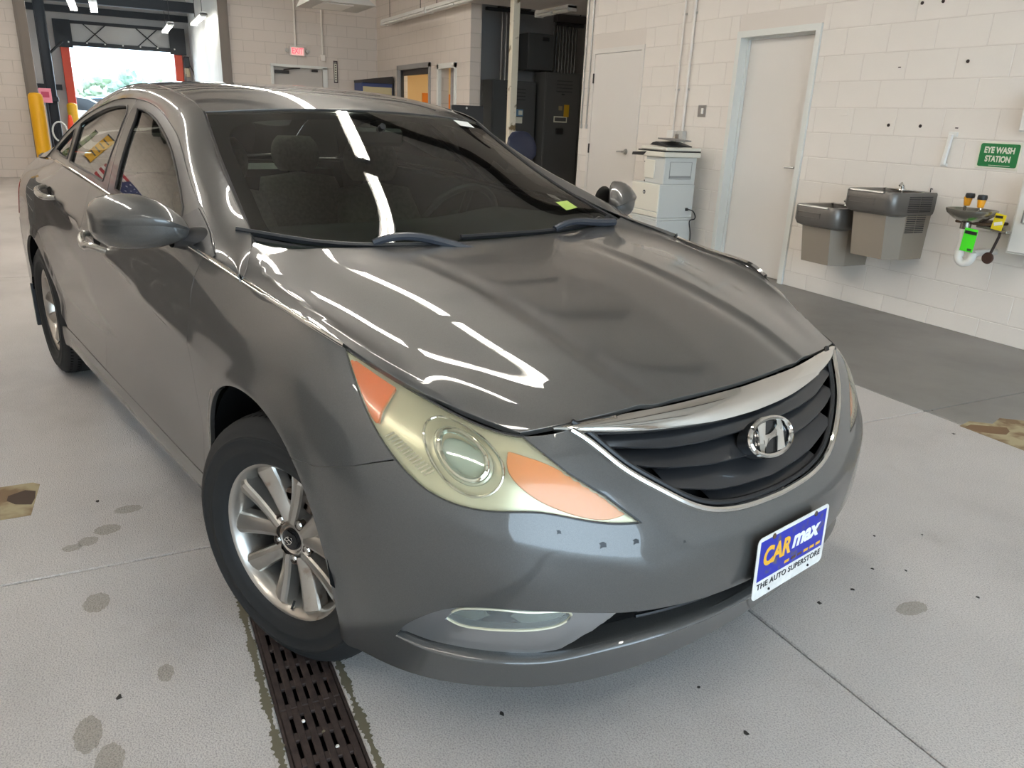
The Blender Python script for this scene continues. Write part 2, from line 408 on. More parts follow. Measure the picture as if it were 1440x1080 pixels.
# ---------------------------------------------------------------- room materials
def room_materials():
    m = mat('block_paint', srgb(231, 224, 215), .48); n = vary(m, srgb(231, 224, 215), .035, 1.3); N, L, b = nodes(m); n2 = noise(m, 60., 5); bump(m, n2.outputs[0], .18, .004)
    m = mat('far_block_paint', srgb(214, 204, 194), .5); N, L, b = nodes(m)          # far walls: joints too fine to build, left to the material
    tc = N.new('ShaderNodeTexCoord'); mp = N.new('ShaderNodeMapping'); br = N.new('ShaderNodeTexBrick'); mp.inputs['Location'].default_value = (0, -.133, 0)
    br.inputs['Scale'].default_value = 1.; br.inputs['Brick Width'].default_value = .4064; br.inputs['Row Height'].default_value = .2032; br.inputs['Mortar Size'].default_value = .006; br.inputs['Mortar Smooth'].default_value = .3
    for k in (1, 2): br.inputs['Color%d' % k].default_value = srgb(214, 204, 194)
    br.inputs['Mortar'].default_value = srgb(196, 186, 176)
    sx = N.new('ShaderNodeSeparateXYZ'); ad = N.new('ShaderNodeMath'); cb = N.new('ShaderNodeCombineXYZ'); L.new(tc.outputs['Object'], sx.inputs[0]); L.new(sx.outputs[0], ad.inputs[0]); L.new(sx.outputs[1], ad.inputs[1])
    L.new(ad.outputs[0], cb.inputs[0]); L.new(sx.outputs[2], cb.inputs[1]); L.new(cb.outputs[0], mp.inputs[0]); L.new(mp.outputs[0], br.inputs['Vector']); L.new(br.outputs[0], b.inputs['Base Color'])
    inv = N.new('ShaderNodeMath'); inv.operation = 'SUBTRACT'; inv.inputs[0].default_value = 1.; L.new(br.outputs['Fac'], inv.inputs[1]); bump(m, inv.outputs[0], .5, .006)
    for nm, c in (('floor_coating', srgb(198, 192, 187)), ('floor_trowelled', srgb(126, 123, 119)), ('damp_stain', srgb(166, 158, 148))):
        m = mat(nm, c, .42); N, L, b = nodes(m)
        big = noise(m, .9, 6, rough=.62); r1 = ramp(m, big.outputs[0], [(.30, tuple(q*.80 for q in c[:3])+(1,)), (.5, c), (.72, tuple(min(1, q*1.10) for q in c[:3])+(1,))])
        fine = noise(m, 230., 3, rough=.65); r2 = ramp(m, fine.outputs[0], [(.34, (.55, .55, .55, 1)), (.52, (1., 1., 1., 1)), (.66, (1.12, 1.12, 1.12, 1))]); col = mixrgb(m, .35 if nm == 'floor_trowelled' else .85, r1.outputs[0], r2.outputs[0], 'MULTIPLY')
        spot = noise(m, 2.3, 4); r3 = ramp(m, spot.outputs[0], [(.66, (1, 1, 1, 1)), (.75, (.78, .76, .73, 1))]); col = mixrgb(m, .55, col, r3.outputs[0], 'MULTIPLY'); L.new(col, b.inputs['Base Color'])
        bump(m, fine.outputs[0], .12 if nm == 'floor_trowelled' else .8, .006)
        rr = ramp(m, big.outputs[0], [(.3, (.5, .5, .5, 1)), (.7, (.36, .36, .36, 1))]); L.new(rr.outputs[0], b.inputs['Roughness'])
    mat('mortar', srgb(222, 214, 205), .6); mat('joint_dark', srgb(120, 113, 102), .9)
    mat('door_paint', srgb(224, 219, 212), .38); mat('frame_paint', srgb(224, 225, 219), .35)
    mat('steel', (.42, .41, .39, 1), .3, .9); mat('dark_steel', srgb(64, 60, 58), .5, .4); mat('black_steel', srgb(34, 34, 36), .5, .2)
    mat('rail_steel', srgb(122, 112, 102), .5, .3); mat('white_enamel', srgb(232, 230, 224), .35); mat('grey_enamel', srgb(190, 188, 182), .4)
    mat('ceiling_grey', srgb(222, 217, 210), .8); mat('alcove_grey', srgb(158, 155, 152), .7); mat('soffit', srgb(206, 200, 192), .7)
    mat('bollard_yellow', srgb(236, 176, 20), .42); mat('jamb_red', srgb(205, 70, 40), .5); mat('pvc', srgb(228, 224, 216), .35)
    mat('tube_glow', (1, 1, 1, 1), .5, emit=(1., .955, .88, 1), estr=25.); mat('far_tube_glow', (1, 1, 1, 1), .5, emit=(1., .98, .94, 1), estr=20.)
    mat('cream_wall', srgb(236, 214, 168), .7); mat('orange_wall', srgb(232, 140, 48), .7); mat('warm_panel', (1, 1, 1, 1), .5, emit=(1., .86, .60, 1), estr=6.)
    mat('cast_iron', srgb(58, 48, 44), .7, .3); vary(MATS['cast_iron'], srgb(58, 46, 42), .35, 40.)
    mat('office_dummy'); mat('drain_dark', (.004, .004, .004, 1), .9); mat('grit', srgb(98, 92, 74), .95)
    mat('tan_patch', srgb(158, 143, 108), .8); m = MATS['tan_patch']; N, L, b = nodes(m); n = noise(m, 9., 4); r = ramp(m, n.outputs[0], [(.45, srgb(166, 153, 120)), (.62, srgb(122, 98, 70))]); L.new(r.outputs[0], b.inputs['Base Color'])
    mat('patch_stain', srgb(74, 58, 46), .85)
room_materials()
Z0, BH, BL = .133, .2032, .4064
def rect_minus(x0, x1, z0, z1, holes):
    """split a rectangle around rectangular holes (x0,x1,z0,z1) into boxes"""
    xs = sorted({x0, x1, *[q for h in holes for q in h[:2] if x0 < q < x1]}); out = []
    for a, b in zip(xs[:-1], xs[1:]):
        zs = [(h[2], h[3]) for h in holes if h[0] <= a+1e-6 and h[1] >= b-1e-6]; z = z0
        for lo, hi in sorted(zs):
            if lo > z: out.append((a, b, z, lo))
            z = max(z, hi)
        if z < z1: out.append((a, b, z, z1))
    return out
def slab_wall(name, plane, at, thick, a0, a1, z0, z1, holes, material):
    """wall along x (plane 'y') or y (plane 'x'); at = face, thick extends behind it (signed)"""
    b = MB()
    for p, q, lo, hi in rect_minus(a0, a1, z0, z1, holes):
        c, s = ((p+q)/2, at+thick/2, (lo+hi)/2), (q-p, abs(thick), hi-lo)
        if plane == 'x': c, s = (at+thick/2, (p+q)/2, (lo+hi)/2), (abs(thick), q-p, hi-lo)
        b.box(c, s)
    return struct(b.build(name, material, smooth=0))
CEIL = 4.1
def floor():
    base = struct(MB().box((-6.5, -4.5, -.12), (33, 15, .10)).build('floor', MATS['joint_dark'], smooth=0))
    xs = [-23, -16.9, -12.05, -7.25, -2.45, 2.345, 7.1, 10]; ys = [-9.3, -5.245, -5.085, -3.892, -1.79, 3.0]; g = .003
    for i in range(len(xs)-1):
        for j in range(len(ys)-1):
            if j == 1:
                if xs[i] >= -2.4: continue
            m = MATS['floor_trowelled'] if j == 4 else MATS['floor_coating']
            x1_ = 0. if (j == 1 and xs[i] == -2.45) else xs[i+1]
            b = MB().box(((xs[i]+x1_)/2, (ys[j]+ys[j+1])/2, -.035), (x1_-xs[i]-2*g, ys[j+1]-ys[j]-2*g, .07), None, .004); b.build('floor_slab', m, base, smooth=0)
    # patched spots, painted repairs and boot-shaped stains lie in the surface
    def blot(name, pts, m, z=.0008, par=base): MB().prism(pts, -.002, z).build(name, m, par)
    blot('floor_patch', [(1.635, -6.3), (1.63, -5.86), (1.655, -5.835), (1.905, -5.845), (1.912, -6.3)], MATS['tan_patch'])
    blot('patch_stain', [(1.72, -5.93), (1.69, -5.88), (1.71, -5.845), (1.77, -5.842), (1.82, -5.85), (1.80, -5.90), (1.76, -5.93)], MATS['patch_stain'], .0012)
    P = [(2.555, -1.815), (2.53, -1.70), (2.60, -1.62), (2.56, -1.50), (2.64, -1.40), (2.58, -1.28), (3.4, -1.2), (3.4, -1.80), (2.88, -1.815)]; blot('floor_patch', P, MATS['tan_patch'])
    blot('patch_stain', [(2.575, -1.80), (2.565, -1.74), (2.62, -1.66), (2.66, -1.60), (2.70, -1.64), (2.72, -1.70), (2.68, -1.76), (2.64, -1.80)], MATS['patch_rust'] if 'patch_rust' in MATS else mat('patch_rust', srgb(120, 92, 64), .85), .0012)
    st = MATS['damp_stain']
    rs = random.Random(3)
    for x, y, a, b_ in ((1.98, -5.545, .03, .045), (2.105, -5.61, .035, .042), (2.165, -5.665, .03, .03), (2.19, -5.71, .022, .03), (2.54, -5.635, .05, .035), (3.08, -5.645, .06, .03), (3.18, -5.60, .05, .03), (2.93, -5.475, .035, .02), (3.51, -3.42, .03, .06)):
        blot('floor_stain', [(x+a*math.cos(t)*(.88+.2*rs.random()), y+b_*math.sin(t)*(.88+.2*rs.random())) for t in np.linspace(0, 2*math.pi, 40, endpoint=False)], st, .0006)
    sp_ = mat('floor_speck', srgb(52, 48, 44), .9)
    for k in range(46):
        x = rs.uniform(1.6, 4.0); y = rs.uniform(-5.7, -1.5); r = rs.uniform(.004, .010)
        if k == 0: x, y, r = 2.98, -5.58, .009
        blot('floor_speck', [(x+r*math.cos(t)*rs.uniform(.5, 1.4), y+r*math.sin(t)*rs.uniform(.4, 1.2)) for t in np.linspace(0, 2*math.pi, 8, endpoint=False)], sp_, .0012)
    return base
FLOOR = floor()
def drain():
    t = empty('trench_drain', 'rusty cast iron slotted drain grate in the floor under the car', 'drain', (0, 0, 0))
    MB().box((3.6, -5.165, -.066), (7.2, .16, .008)).build('channel', MATS['drain_dark'], t)
    for y in (-5.2435, -5.0865): MB().box((3.6, y, -.032), (7.2, .007, .058)).build('edge_angle', MATS['cast_iron'], t)
    for y, k in ((-5.262, 0), (-5.068, 1)):                      # grit along both edges
        rows = []
        for i, x in enumerate(np.linspace(1.6, 4.2, 520)): d = .006+.004*math.sin(i*.21)*math.sin(i*.043)+.008*random.random()**2; rows.append([(x, y-d, .0004), (x, y, .0008), (x, y+d, .0004)])
        MB().grid(rows).build('edge_grit', MATS['grit'], FLOOR)
    # one grate section with five columns of slots
    def section():
        b = MB(); L = .50; W = .148; rows = 6
        for k in range(6): b.box((0, -W/2+.009+(W-.018)*k/5, -.006), (L, .0165, .012), None, .002)
        for r in range(rows+1): b.box((-L/2+.008+(L-.016)*r/rows, 0, -.007), (.026, W, .010), None, .002)
        return b.build('grate', MATS['cast_iron'], t)
    g = section(); g.location = (6.96, -5.165, -.003)
    for k in range(1, 14): q = g.copy(); COL.objects.link(q); q.location = (6.96-.504*k, -5.165, -.003)
    rs = random.Random(5)
    for k in range(9): MB().lathe([(0, .004), (.004, .003), (.005, 0)], (rs.uniform(2.9, 3.6), rs.uniform(-5.22, -5.11), -.006), 'z', 8).build('debris', MATS['grit'] if k % 2 else MATS['pvc'], t)
drain()
# ---------------------------------------------------------------- painted block wall beside the car
D1 = (-1.50, -.475, 0, 2.225); D2 = (-4.105, -3.015, 0, 2.205)
def wall_right():
    w = slab_wall('wall_right', 'y', .0028, .20, -4.33, 9.2, 0, CEIL, [D1, D2], MATS['mortar'])
    shapes = {}
    def block(x0, x1, z0, z1):
        key = (round(x1-x0, 3), round(z1-z0, 3))
        if key not in shapes:
            o = MB().box((0, .010, 0), (x1-x0, .020, z1-z0), None, .0022).build('block', MATS['block_paint'], w, smooth=0); shapes[key] = o
        else: o = shapes[key].copy(); COL.objects.link(o)
        o.location = ((x0+x1)/2, rng.normal(0, .0006), (z0+z1)/2)
    j = .0036
    for k in range(-1, 13):
        z0, z1 = Z0+k*BH, Z0+(k+1)*BH
        if k == -1: z0 = .0
        off = 0 if k % 2 == 0 else BL/2
        x = math.floor((-4.33-off)/BL)*BL+off
        while x < 3.2:
            segs = [(max(x, -4.33), min(x+BL, 3.25))]
            for d in (D1, D2):
                ns = []
                for a, b in segs:
                    if z0 < d[3]-.01 and a < d[1] and b > d[0]:
                        if a < d[0]: ns.append((a, d[0]))
                        if b > d[1]: ns.append((d[1], b))
                    else: ns.append((a, b))
                segs = ns
            for a, b in segs:
                if b-a > .05: block(a+j*(a > -4.32), b-j, z0+j*(k >= 0), z1-j)
            x += BL
    b = MB().box((6.25, .012, CEIL/2), (6.0, .018, CEIL)).build('painted_blocks', MATS['far_block_paint'], w, smooth=0)
    b = MB().box((-.54, .012, (CEIL+Z0+13*BH)/2), (7.58, .018, CEIL-Z0-13*BH)).build('painted_blocks', MATS['far_block_paint'], w, smooth=0)
    return w
WALL_R = wall_right()
def lever(parent, p, dirx, m):
    """lever handle standing off a door face that looks toward -y"""
    b = MB().lathe([(.0, -.020), (.028, -.018), (.033, -.006), (.033, 0)], p, 'y', 20); b.tube([(p[0], p[1]-.01, p[2]), (p[0], p[1]-.055, p[2])], .011, 10)
    b.tube([(p[0], p[1]-.055, p[2]), (p[0]+dirx*.05, p[1]-.058, p[2]), (p[0]+dirx*.115, p[1]-.056, p[2]-.004)], [.011, .010, .008], 10); b.build('door_handle', m, parent)
def doors():
    # deep-set door beside the drinking fountains
    x0, x1, _, zt = D1; f = .055; dp = .115
    d = MB()
    for a, b in ((x0-.0, x0+f), (x1-f, x1)): d.box(((a+b)/2, dp/2-.012, (zt)/2), (b-a, dp+.012, zt))
    d.box(((x0+x1)/2, dp/2-.012, zt-f/2), (x1-x0-2*f, dp+.012, f)); fr = struct(d.build('door_1', MATS['frame_paint'], smooth=0), 'white steel door set deep in its frame beside the drinking fountains')
    s = MB()
    s.box((x0+f+.008, .085, (zt-f)/2), (.016, .030, zt-f)).box((x1-f-.008, .085, (zt-f)/2), (.016, .030, zt-f)).box(((x0+x1)/2, .085, zt-f-.008), (x1-x0-2*f-.03, .030, .016)); s.build('door_stop', MATS['frame_paint'], fr, smooth=0)
    lf = MB().box(((x0+x1)/2, .125, (zt-f)/2), (x1-x0-2*f-.006, .044, zt-f-.006), None, .002).build('door_leaf', MATS['door_paint'], fr, smooth=0)
    lever(fr, (-.60, .103, 1.04), -1, MATS['steel'])
    MB().box(((x0+x1)/2, .15, zt/2), (x1-x0, .01, zt)).build('door_backing', MATS['joint_dark'], fr, smooth=0)
    # flush door by the electrical alcove
    x0, x1, _, zt = D2; f = .055; d = MB()
    for a, b in ((x0, x0+f), (x1-f, x1)): d.box(((a+b)/2, .03, zt/2), (b-a, .075, zt))
    d.box(((x0+x1)/2, .03, zt-f/2), (x1-x0-2*f, .075, f)); fr = struct(d.build('door_2', MATS['door_paint'], smooth=0), 'painted flush door with lever handle by the electrical alcove')
    MB().box(((x0+x1)/2, .018, (zt-f)/2), (x1-x0-2*f-.008, .044, zt-f-.008), None, .002).build('door_leaf', MATS['door_paint'], fr, smooth=0)
    MB().box(((x0+x1)/2, .08, zt/2), (x1-x0-.1, .02, zt)).build('door_backing', MATS['joint_dark'], fr, smooth=0)
    lever(fr, (-3.215, -.004, 1.04), -1, MATS['steel'])
    for z in (1.87, 1.04, .25): MB().box((x0+f+.002, -.012, z), (.018, .016, .115), None, .003).build('hinge', MATS['dark_steel'], fr)
doors()
# ---------------------------------------------------------------- the rest of the shell
def shell():
    # far wall with the roll-up door opening and the exit door
    w = slab_wall('wall_far', 'x', -12.0, -.22, -8.5, -.38, 0, CEIL, [(-6.62, -3.42, 0, 3.75), (-2.50, -1.53, 0, 2.14)], MATS['far_block_paint'])
    fr = MB()
    for a, b in ((-2.55, -2.50), (-1.53, -1.44)): fr.box((-11.985, (a+b)/2, 1.08), (.07, b-a, 2.16))
    fr.box((-11.985, -1.995, 2.165), (.07, 1.11, .05)); f = struct(fr.build('door_3', MATS['frame_paint'], smooth=0), 'grey painted exit door with a closer arm under the lit sign')
    MB().box((-12.06, -2.015, 1.07), (.045, .97, 2.14)).build('door_leaf', mat('exit_door_paint', srgb(190, 184, 177), .5), f, smooth=0)
    b = MB().box((-12.02, -2.33, 2.05), (.05, .28, .06), None, .006); b.tube([(-12.0, -2.30, 2.09), (-11.96, -2.10, 2.12), (-11.98, -1.98, 2.13)], .012, 8); b.build('door_closer', MATS['dark_steel'], f)
    MB().box((-12.02, -1.68, 2.10), (.05, .12, .04), None, .005).build('door_bracket', MATS['dark_steel'], f)
    # steel guides either side of the opening
    for y, s in ((-6.62, -1), (-3.42, 1)):
        g = MB().box((-11.93, y+s*.03, 1.9), (.12, .10, 3.8)); g.box((-11.88, y-s*.035, 1.9), (.05, .03, 3.8)); g.box((-11.95, y+s*.11, 1.9), (.05, .05, 3.8))
        struct(g.build('trim_%d' % (1 if s < 0 else 2), MATS['rail_steel'], smooth=0), 'weathered steel guide rail of the inner roll-up door')
    # office wall with two windows
    wo = slab_wall('wall_office', 'y', -.38, .18, -12.0, -7.1, 0, 4.1, [(-10.60, -8.88, .95, 2.17), (-8.43, -7.69, .0, 2.12)], MATS['far_block_paint'])
    for n, (x0, x1, z0, z1) in enumerate(((-10.60, -8.88, .95, 2.17), (-8.43, -7.69, 0, 2.12))):
        b = MB(); e = .06
        for a, c in ((x0-.05, x0+.02), (x1-.02, x1+.05)): b.box(((a+c)/2, -.375, (z0+z1)/2), (c-a, .06, z1-z0+.1))
        b.box(((x0+x1)/2, -.375, z1+.02), (x1-x0+.1, .06, .08)); fo = struct(b.build('window_1' if not n else 'door_4', MATS['frame_paint'] if n else MATS['alcove_grey'], smooth=0), 'window into the lit orange and cream office' if not n else 'open doorway into the lit orange office')
        if not n:
            MB().box(((x0+x1)/2, -.30, z1-.06), (x1-x0, .05, .12)).build('rolled_shutter', MATS['dark_steel'], fo, smooth=0)
            MB().box((x0+.04, -.32, (z0+z1)/2), (.04, .05, z1-z0)).build('shutter_guide', MATS['black_steel'], fo, smooth=0)
    ro = MB(); ro.box((-10.15, 2.0, 1.3), (3.7, .05, 2.6)); r1 = struct(ro.build('wall_office_back', MATS['cream_wall'], smooth=0))
    MB().box((-8.85, 1.96, .92), (1.0, .03, 1.80)).build('painted_panel', MATS['orange_wall'], r1, smooth=0); MB().box((-10.9, 1.96, .6), (1.9, .03, 1.2)).build('painted_panel', MATS['orange_wall'], r1, smooth=0)
    MB().box((-9.75, 1.95, 1.05), (.9, .04, 2.1)).build('inner_door', mat('cream_door', srgb(244, 228, 190), .6), r1, smooth=0)
    struct(MB().box((-10.2, .9, 2.63), (3.7, 2.2, .06)).build('ceiling_office', MATS['cream_wall'], smooth=0)); struct(MB().box((-12.1, .9, 1.3), (.1, 2.3, 2.6)).build('wall_office_left', MATS['cream_wall'], smooth=0)); MB().box((-12.04, 1.30, .90), (.03, 1.35, 1.80)).build('painted_panel', MATS['orange_wall'], bpy.data.objects['wall_office_left'], smooth=0)
    # electrical alcove
    struct(MB().box((-8.17, 1.2, 2.05), (.12, 2.9, 4.1)).build('wall_alcove', MATS['alcove_grey'], smooth=0)); struct(MB().box((-6.2, 2.68, 2.05), (4.0, .12, 4.1)).build('wall_alcove_side', MATS['alcove_grey'], smooth=0)); struct(MB().box((-4.28, 1.41, 2.05), (.1, 2.41, 4.1)).build('wall_alcove_return', MATS['alcove_grey'], smooth=0))
    sf = struct(MB().box((-5.40, .32, 2.96), (2.1, 2.1, .12)).build('ceiling_soffit', MATS['soffit'], smooth=0))
    # ceiling, left wall and the wall behind with its open door bay
    ce = struct(MB().box((-1.5, -2.9, CEIL+.06), (21.4, 11.4, .12)).build('ceiling', MATS['ceiling_grey'], smooth=0))
    for x in np.arange(-11, 9, 2.0): MB().box((x, -4.35, CEIL-.09), (.10, 7.9, .18)).build('ceiling_joist', MATS['dark_steel'], ce, smooth=0)
    struct(MB().box((-1.5, -8.4, 2.05), (21.4, .2, 4.1)).build('wall_left', MATS['far_block_paint'], smooth=0))
    slab_wall('wall_front', 'x', 9.0, .2, -8.5, .2, 0, CEIL, [(-7.6, -1.0, 0, 3.5)], MATS['far_block_paint'])
shell()
# ---------------------------------------------------------------- car materials
def car_materials():
    m = mat('car_paint', (.10, .095, .088, 1), .42, .35, coat=1.)
    N, L, b = nodes(m); n = noise(m, 900., 2); r = ramp(m, n.outputs[0], [(.35, (.066, .063, .059, 1)), (.75, (.100, .096, .090, 1))]); L.new(r.outputs[0], b.inputs['Base Color'])
    b.inputs['Coat Roughness'].default_value = .015
    mat('black_plastic', (.012, .012, .013, 1), .45)
    mat('gloss_black', (.008, .008, .009, 1), .12)
    mat('shell_black', (.004, .004, .004, 1), .9, spec=.1)
    mat('chrome', (.78, .77, .74, 1), .06, 1.)
    mat('grille_grey', (.045, .046, .05, 1), .28, .55, coat=.4)
    mat('rubber', (.010, .010, .010, 1), .75)
    m = mat('alloy', (.50, .47, .43, 1), .28, .85); N, L, b = nodes(m)
    n = noise(m, 14., 5); r = ramp(m, n.outputs[0], [(.40, (.50, .47, .43, 1)), (.62, (.46, .42, .37, 1)), (.74, (.22, .13, .075, 1))]); L.new(r.outputs[0], b.inputs['Base Color'])
    mat('brake_steel', (.10, .075, .06, 1), .5, .7)
    mat('lamp_silver', (.66, .63, .48, 1), .30, .45)
    mat('lamp_bowl', (.52, .54, .46, 1), .22, .55)
    mat('lamp_projector', (.40, .52, .48, 1), .05, .3, coat=1.)
    mat('amber', (.90, .15, .012, 1), .25, coat=.6)
    mat('amber_dull', (.82, .25, .05, 1), .3, coat=.6)
    mat('tail_red', (.25, .012, .012, 1), .15, coat=1.)
    mat('seat_cloth', (.20, .185, .165, 1), .9); vary(MATS['seat_cloth'], (.20, .185, .165, 1), .2, 60.)
    mat('interior_dark', (.035, .037, .036, 1), .6)
    mat('plate_white', (.75, .74, .70, 1), .35); vary(MATS['plate_white'], (.72, .70, .66, 1), .12, 30.)
    mat('plate_blue', (.014, .03, .42, 1), .3)
    N, L, b = nodes(MATS['plate_blue']); n = noise(MATS['plate_blue'], 26., 6)
    r = ramp(MATS['plate_blue'], n.outputs[0], [(.57, (.010, .020, .34, 1)), (.68, (.09, .08, .10, 1))]); L.new(r.outputs[0], b.inputs['Base Color'])
    mat('plate_yellow', (.80, .42, .02, 1), .35); mat('ink_black', (.01, .01, .012, 1), .4); mat('ink_white', (.8, .8, .78, 1), .4)
    mat('rust', (.10, .055, .03, 1), .8)
    mat('sticker_white', (.82, .83, .80, 1), .5); mat('sticker_green', (.42, .55, .12, 1), .5)
    def glass(name, tint, haze=None, hz=.0, rg=.008, ior=1.6):
        m = bpy.data.materials.new(name); m.use_nodes = True; N = m.node_tree.nodes; L = m.node_tree.links; N.clear()
        out = N.new('ShaderNodeOutputMaterial'); tr = N.new('ShaderNodeBsdfTransparent'); tr.inputs[0].default_value = tint
        gl = N.new('ShaderNodeBsdfGlossy'); gl.inputs['Roughness'].default_value = rg; gl.inputs[0].default_value = (1, 1, 1, 1)
        fr = N.new('ShaderNodeFresnel'); fr.inputs[0].default_value = ior; mx = N.new('ShaderNodeMixShader')
        base = tr.outputs[0]
        if haze:
            df = N.new('ShaderNodeBsdfDiffuse'); df.inputs[0].default_value = haze; m2 = N.new('ShaderNodeMixShader')
            tc = N.new('ShaderNodeTexCoord'); nz = N.new('ShaderNodeTexNoise'); nz.inputs['Scale'].default_value = 9.; nz.inputs['Detail'].default_value = 3
            L.new(tc.outputs['Object'], nz.inputs['Vector']); mr = N.new('ShaderNodeMapRange'); mr.inputs[1].default_value = .3; mr.inputs[2].default_value = .7
            mr.inputs[3].default_value = hz*.75; mr.inputs[4].default_value = min(1, hz*1.25); L.new(nz.outputs[0], mr.inputs[0]); L.new(mr.outputs[0], m2.inputs[0])
            L.new(tr.outputs[0], m2.inputs[1]); L.new(df.outputs[0], m2.inputs[2]); base = m2.outputs[0]
        L.new(fr.outputs[0], mx.inputs[0]); L.new(base, mx.inputs[1]); L.new(gl.outputs[0], mx.inputs[2]); L.new(mx.outputs[0], out.inputs[0])
        MATS[name] = m; return m
    glass('windshield_glass', (.66, .76, .69, 1), ior=1.52); glass('door_glass', (.46, .54, .49, 1), ior=1.9)
    glass('lamp_lens', (.97, .96, .88, 1), (.72, .66, .44, 1), .13, .22, 1.38); glass('fog_lens', (.9, .93, .92, 1), (.5, .52, .5, 1), .25)
car_materials()
# ---------------------------------------------------------------- outlines on the body (half, y > 0)
V1 = BODY.v1
def uvl(pts): return [tuple(q) for q in BODY.locate(pts)]
def sp(x, z, y=.91): return (x, y, z)
def top_u(x):                                                   # parameter of the top edge at x
    us = np.linspace(.55, 5.2, 600); xs = BODY(us, np.full(600, V1))[:, 0]; return float(np.interp(-x, -xs, us))
LAMP_LOW = uvl([(.779,.426,.592),(.763,.479,.599),(.729,.557,.618),(.688,.625,.636),(.640,.690,.637),(.595,.73,.638),(.518,.778,.659),(.444,.806,.706),(.364,.816,.768),(.284,.808,.836)])
def dens(pts, n=5):
    """smooth parameter-space polyline through pts, n points per span"""
    P = np.asarray(pts, float); k = np.concatenate([[0], np.cumsum(np.linalg.norm(np.diff(P, axis=0), axis=1))]); x = np.concatenate([np.linspace(k[i], k[i+1], n+1)[:-1] for i in range(len(k)-1)]+[[k[-1]]])
    return [tuple(q) for q in spline_basis(k, spline_matrix(k), x) @ P]
LAMP_LOW = dens(LAMP_LOW); LSEAM = 35                           # index of the fender seam on the lamp's lower edge
TAIL = (top_u(.228), V1); CORNER = (.645, V1-.001)
LAMP_UP = uvl([(.685,.553,.702),(.731,.493,.655)])              # corner -> tip
GRILLE_U = uvl([(.659,.497,.757),(.714,.441,.701),(.765,.360,.642),(.803,.266,.588),(.826,.149,.563)])+[(0., BODY.locate([(.833,0,.556)])[0][1])]
GRILLE_U = dens(GRILLE_U)
GRILLE_END = (.527, V1-.001)
SEAM = uvl([(.441,.809,.703),(.373,.856,.678),(.265,.899,.645),(.187,.91,.640)])
def arc(xc, r, a0, a1, n=24): return uvl([sp(xc+r*math.cos(a), .33+r*math.sin(a)) for a in np.linspace(a0, a1, n)])
ARCH = .385
def arcF(a0, a1, n):                                            # front wheel opening
    out = []
    for a in np.linspace(a0, a1, n):
        c, s_ = math.cos(a), math.sin(a); out.append(sp(-.045+.352*math.copysign(abs(c)**(2/2.2), c), .33+.392*math.copysign(abs(s_)**(2/2.2), s_)))
    return uvl(out)
A_SEAM = math.asin((.310/.392)**1.1); A_FB = -math.asin((.150/.392)**1.1)
INTAKE_UP = uvl([(.456,.814,.295),(.482,.808,.335),(.521,.795,.372),(.560,.777,.402),(.593,.758,.420),(.662,.703,.434),(.731,.612,.428),(.784,.498,.407),(.803,.443,.398),(.83,.344,.388),(.847,.243,.380),(.853,.127,.372)])
INTAKE_UP = dens(INTAKE_UP, 4)
INTAKE_LOW = uvl([(.521,.769,.280),(.589,.715,.278),(.648,.654,.278),(.686,.603,.277),(.715,.556,.283),(.751,.495,.295),(.777,.434,.301),(.80,.36,.305),(.815,.2,.308)])
INTAKE_LOW = dens(INTAKE_LOW, 4)
VU, VL = BODY.locate([(.856,0,.370)])[0][1], BODY.locate([(.82,0,.310)])[0][1]
BUMPER_LOOP = [(0., 0.)]+[(u, 0.) for u in np.linspace(.1, 1.09, 14)]+arcF(A_FB, A_SEAM, 18)[0:-1]+SEAM[::-1]+LAMP_LOW[:LSEAM+1][::-1]+LAMP_UP[::-1]+[CORNER, GRILLE_END]+GRILLE_U \
    + [(0., VU)]+INTAKE_UP[::-1]+INTAKE_LOW+[(0., VL)]
LAMP_LOOP = LAMP_LOW+[TAIL]+[(u, V1-.001) for u in np.linspace(TAIL[0], CORNER[0], 14)[1:-1]]+[CORNER]+LAMP_UP
DOOR_F_FRONT = [(top_u(-.437), V1)]+uvl([sp(-.458,.92,.88),sp(-.457,.85),sp(-.462,.75),sp(-.478,.6),sp(-.49,.45),sp(-.492,.322,.895)])
FENDER_LOOP = [TAIL]+LAMP_LOW[LSEAM:][::-1]+SEAM[1:]+arcF(A_SEAM, math.pi+.20, 30)[1:]+uvl([sp(-.375,.235,.885),sp(-.47,.238,.885),sp(-.49,.285,.893)])+DOOR_F_FRONT[::-1]+[(u, V1) for u in np.linspace(top_u(-.437), TAIL[0], 14)[1:-1]]
DOOR_SPLIT = [(top_u(-1.64), V1)]+uvl([sp(-1.62,.95,.9),sp(-1.61,.80),sp(-1.61,.65),sp(-1.625,.5,.89),sp(-1.64,.332,.895)])
DOOR_F_LOOP = DOOR_F_FRONT+uvl([sp(-.9,.324,.895),sp(-1.3,.328,.895)])+DOOR_SPLIT[::-1]+[(u, V1) for u in np.linspace(top_u(-1.64), top_u(-.437), 16)[1:-1]]
DOOR_R_REAR = [(top_u(-2.715), V1)]+uvl([sp(-2.69,1.0,.88),sp(-2.65,.90,.9),sp(-2.57,.76),sp(-2.47,.63),sp(-2.395,.52),sp(-2.36,.43),sp(-2.345,.346,.895)])
DOOR_R_LOOP = DOOR_SPLIT+uvl([sp(-2.0,.338,.895)])+DOOR_R_REAR[::-1]+[(u, V1) for u in np.linspace(top_u(-2.715), top_u(-1.64), 14)[1:-1]]
ROCKER_LOOP = uvl([sp(-.495,.238,.885),sp(-.495,.319,.895),sp(-.9,.321,.895),sp(-1.64,.329,.895),sp(-2.345,.343,.895)])+arc(-2.795, ARCH+.004, .03, -.22, 5)+uvl([sp(-2.3,.236,.885),sp(-1.7,.234,.885),sp(-1.1,.234,.885)])
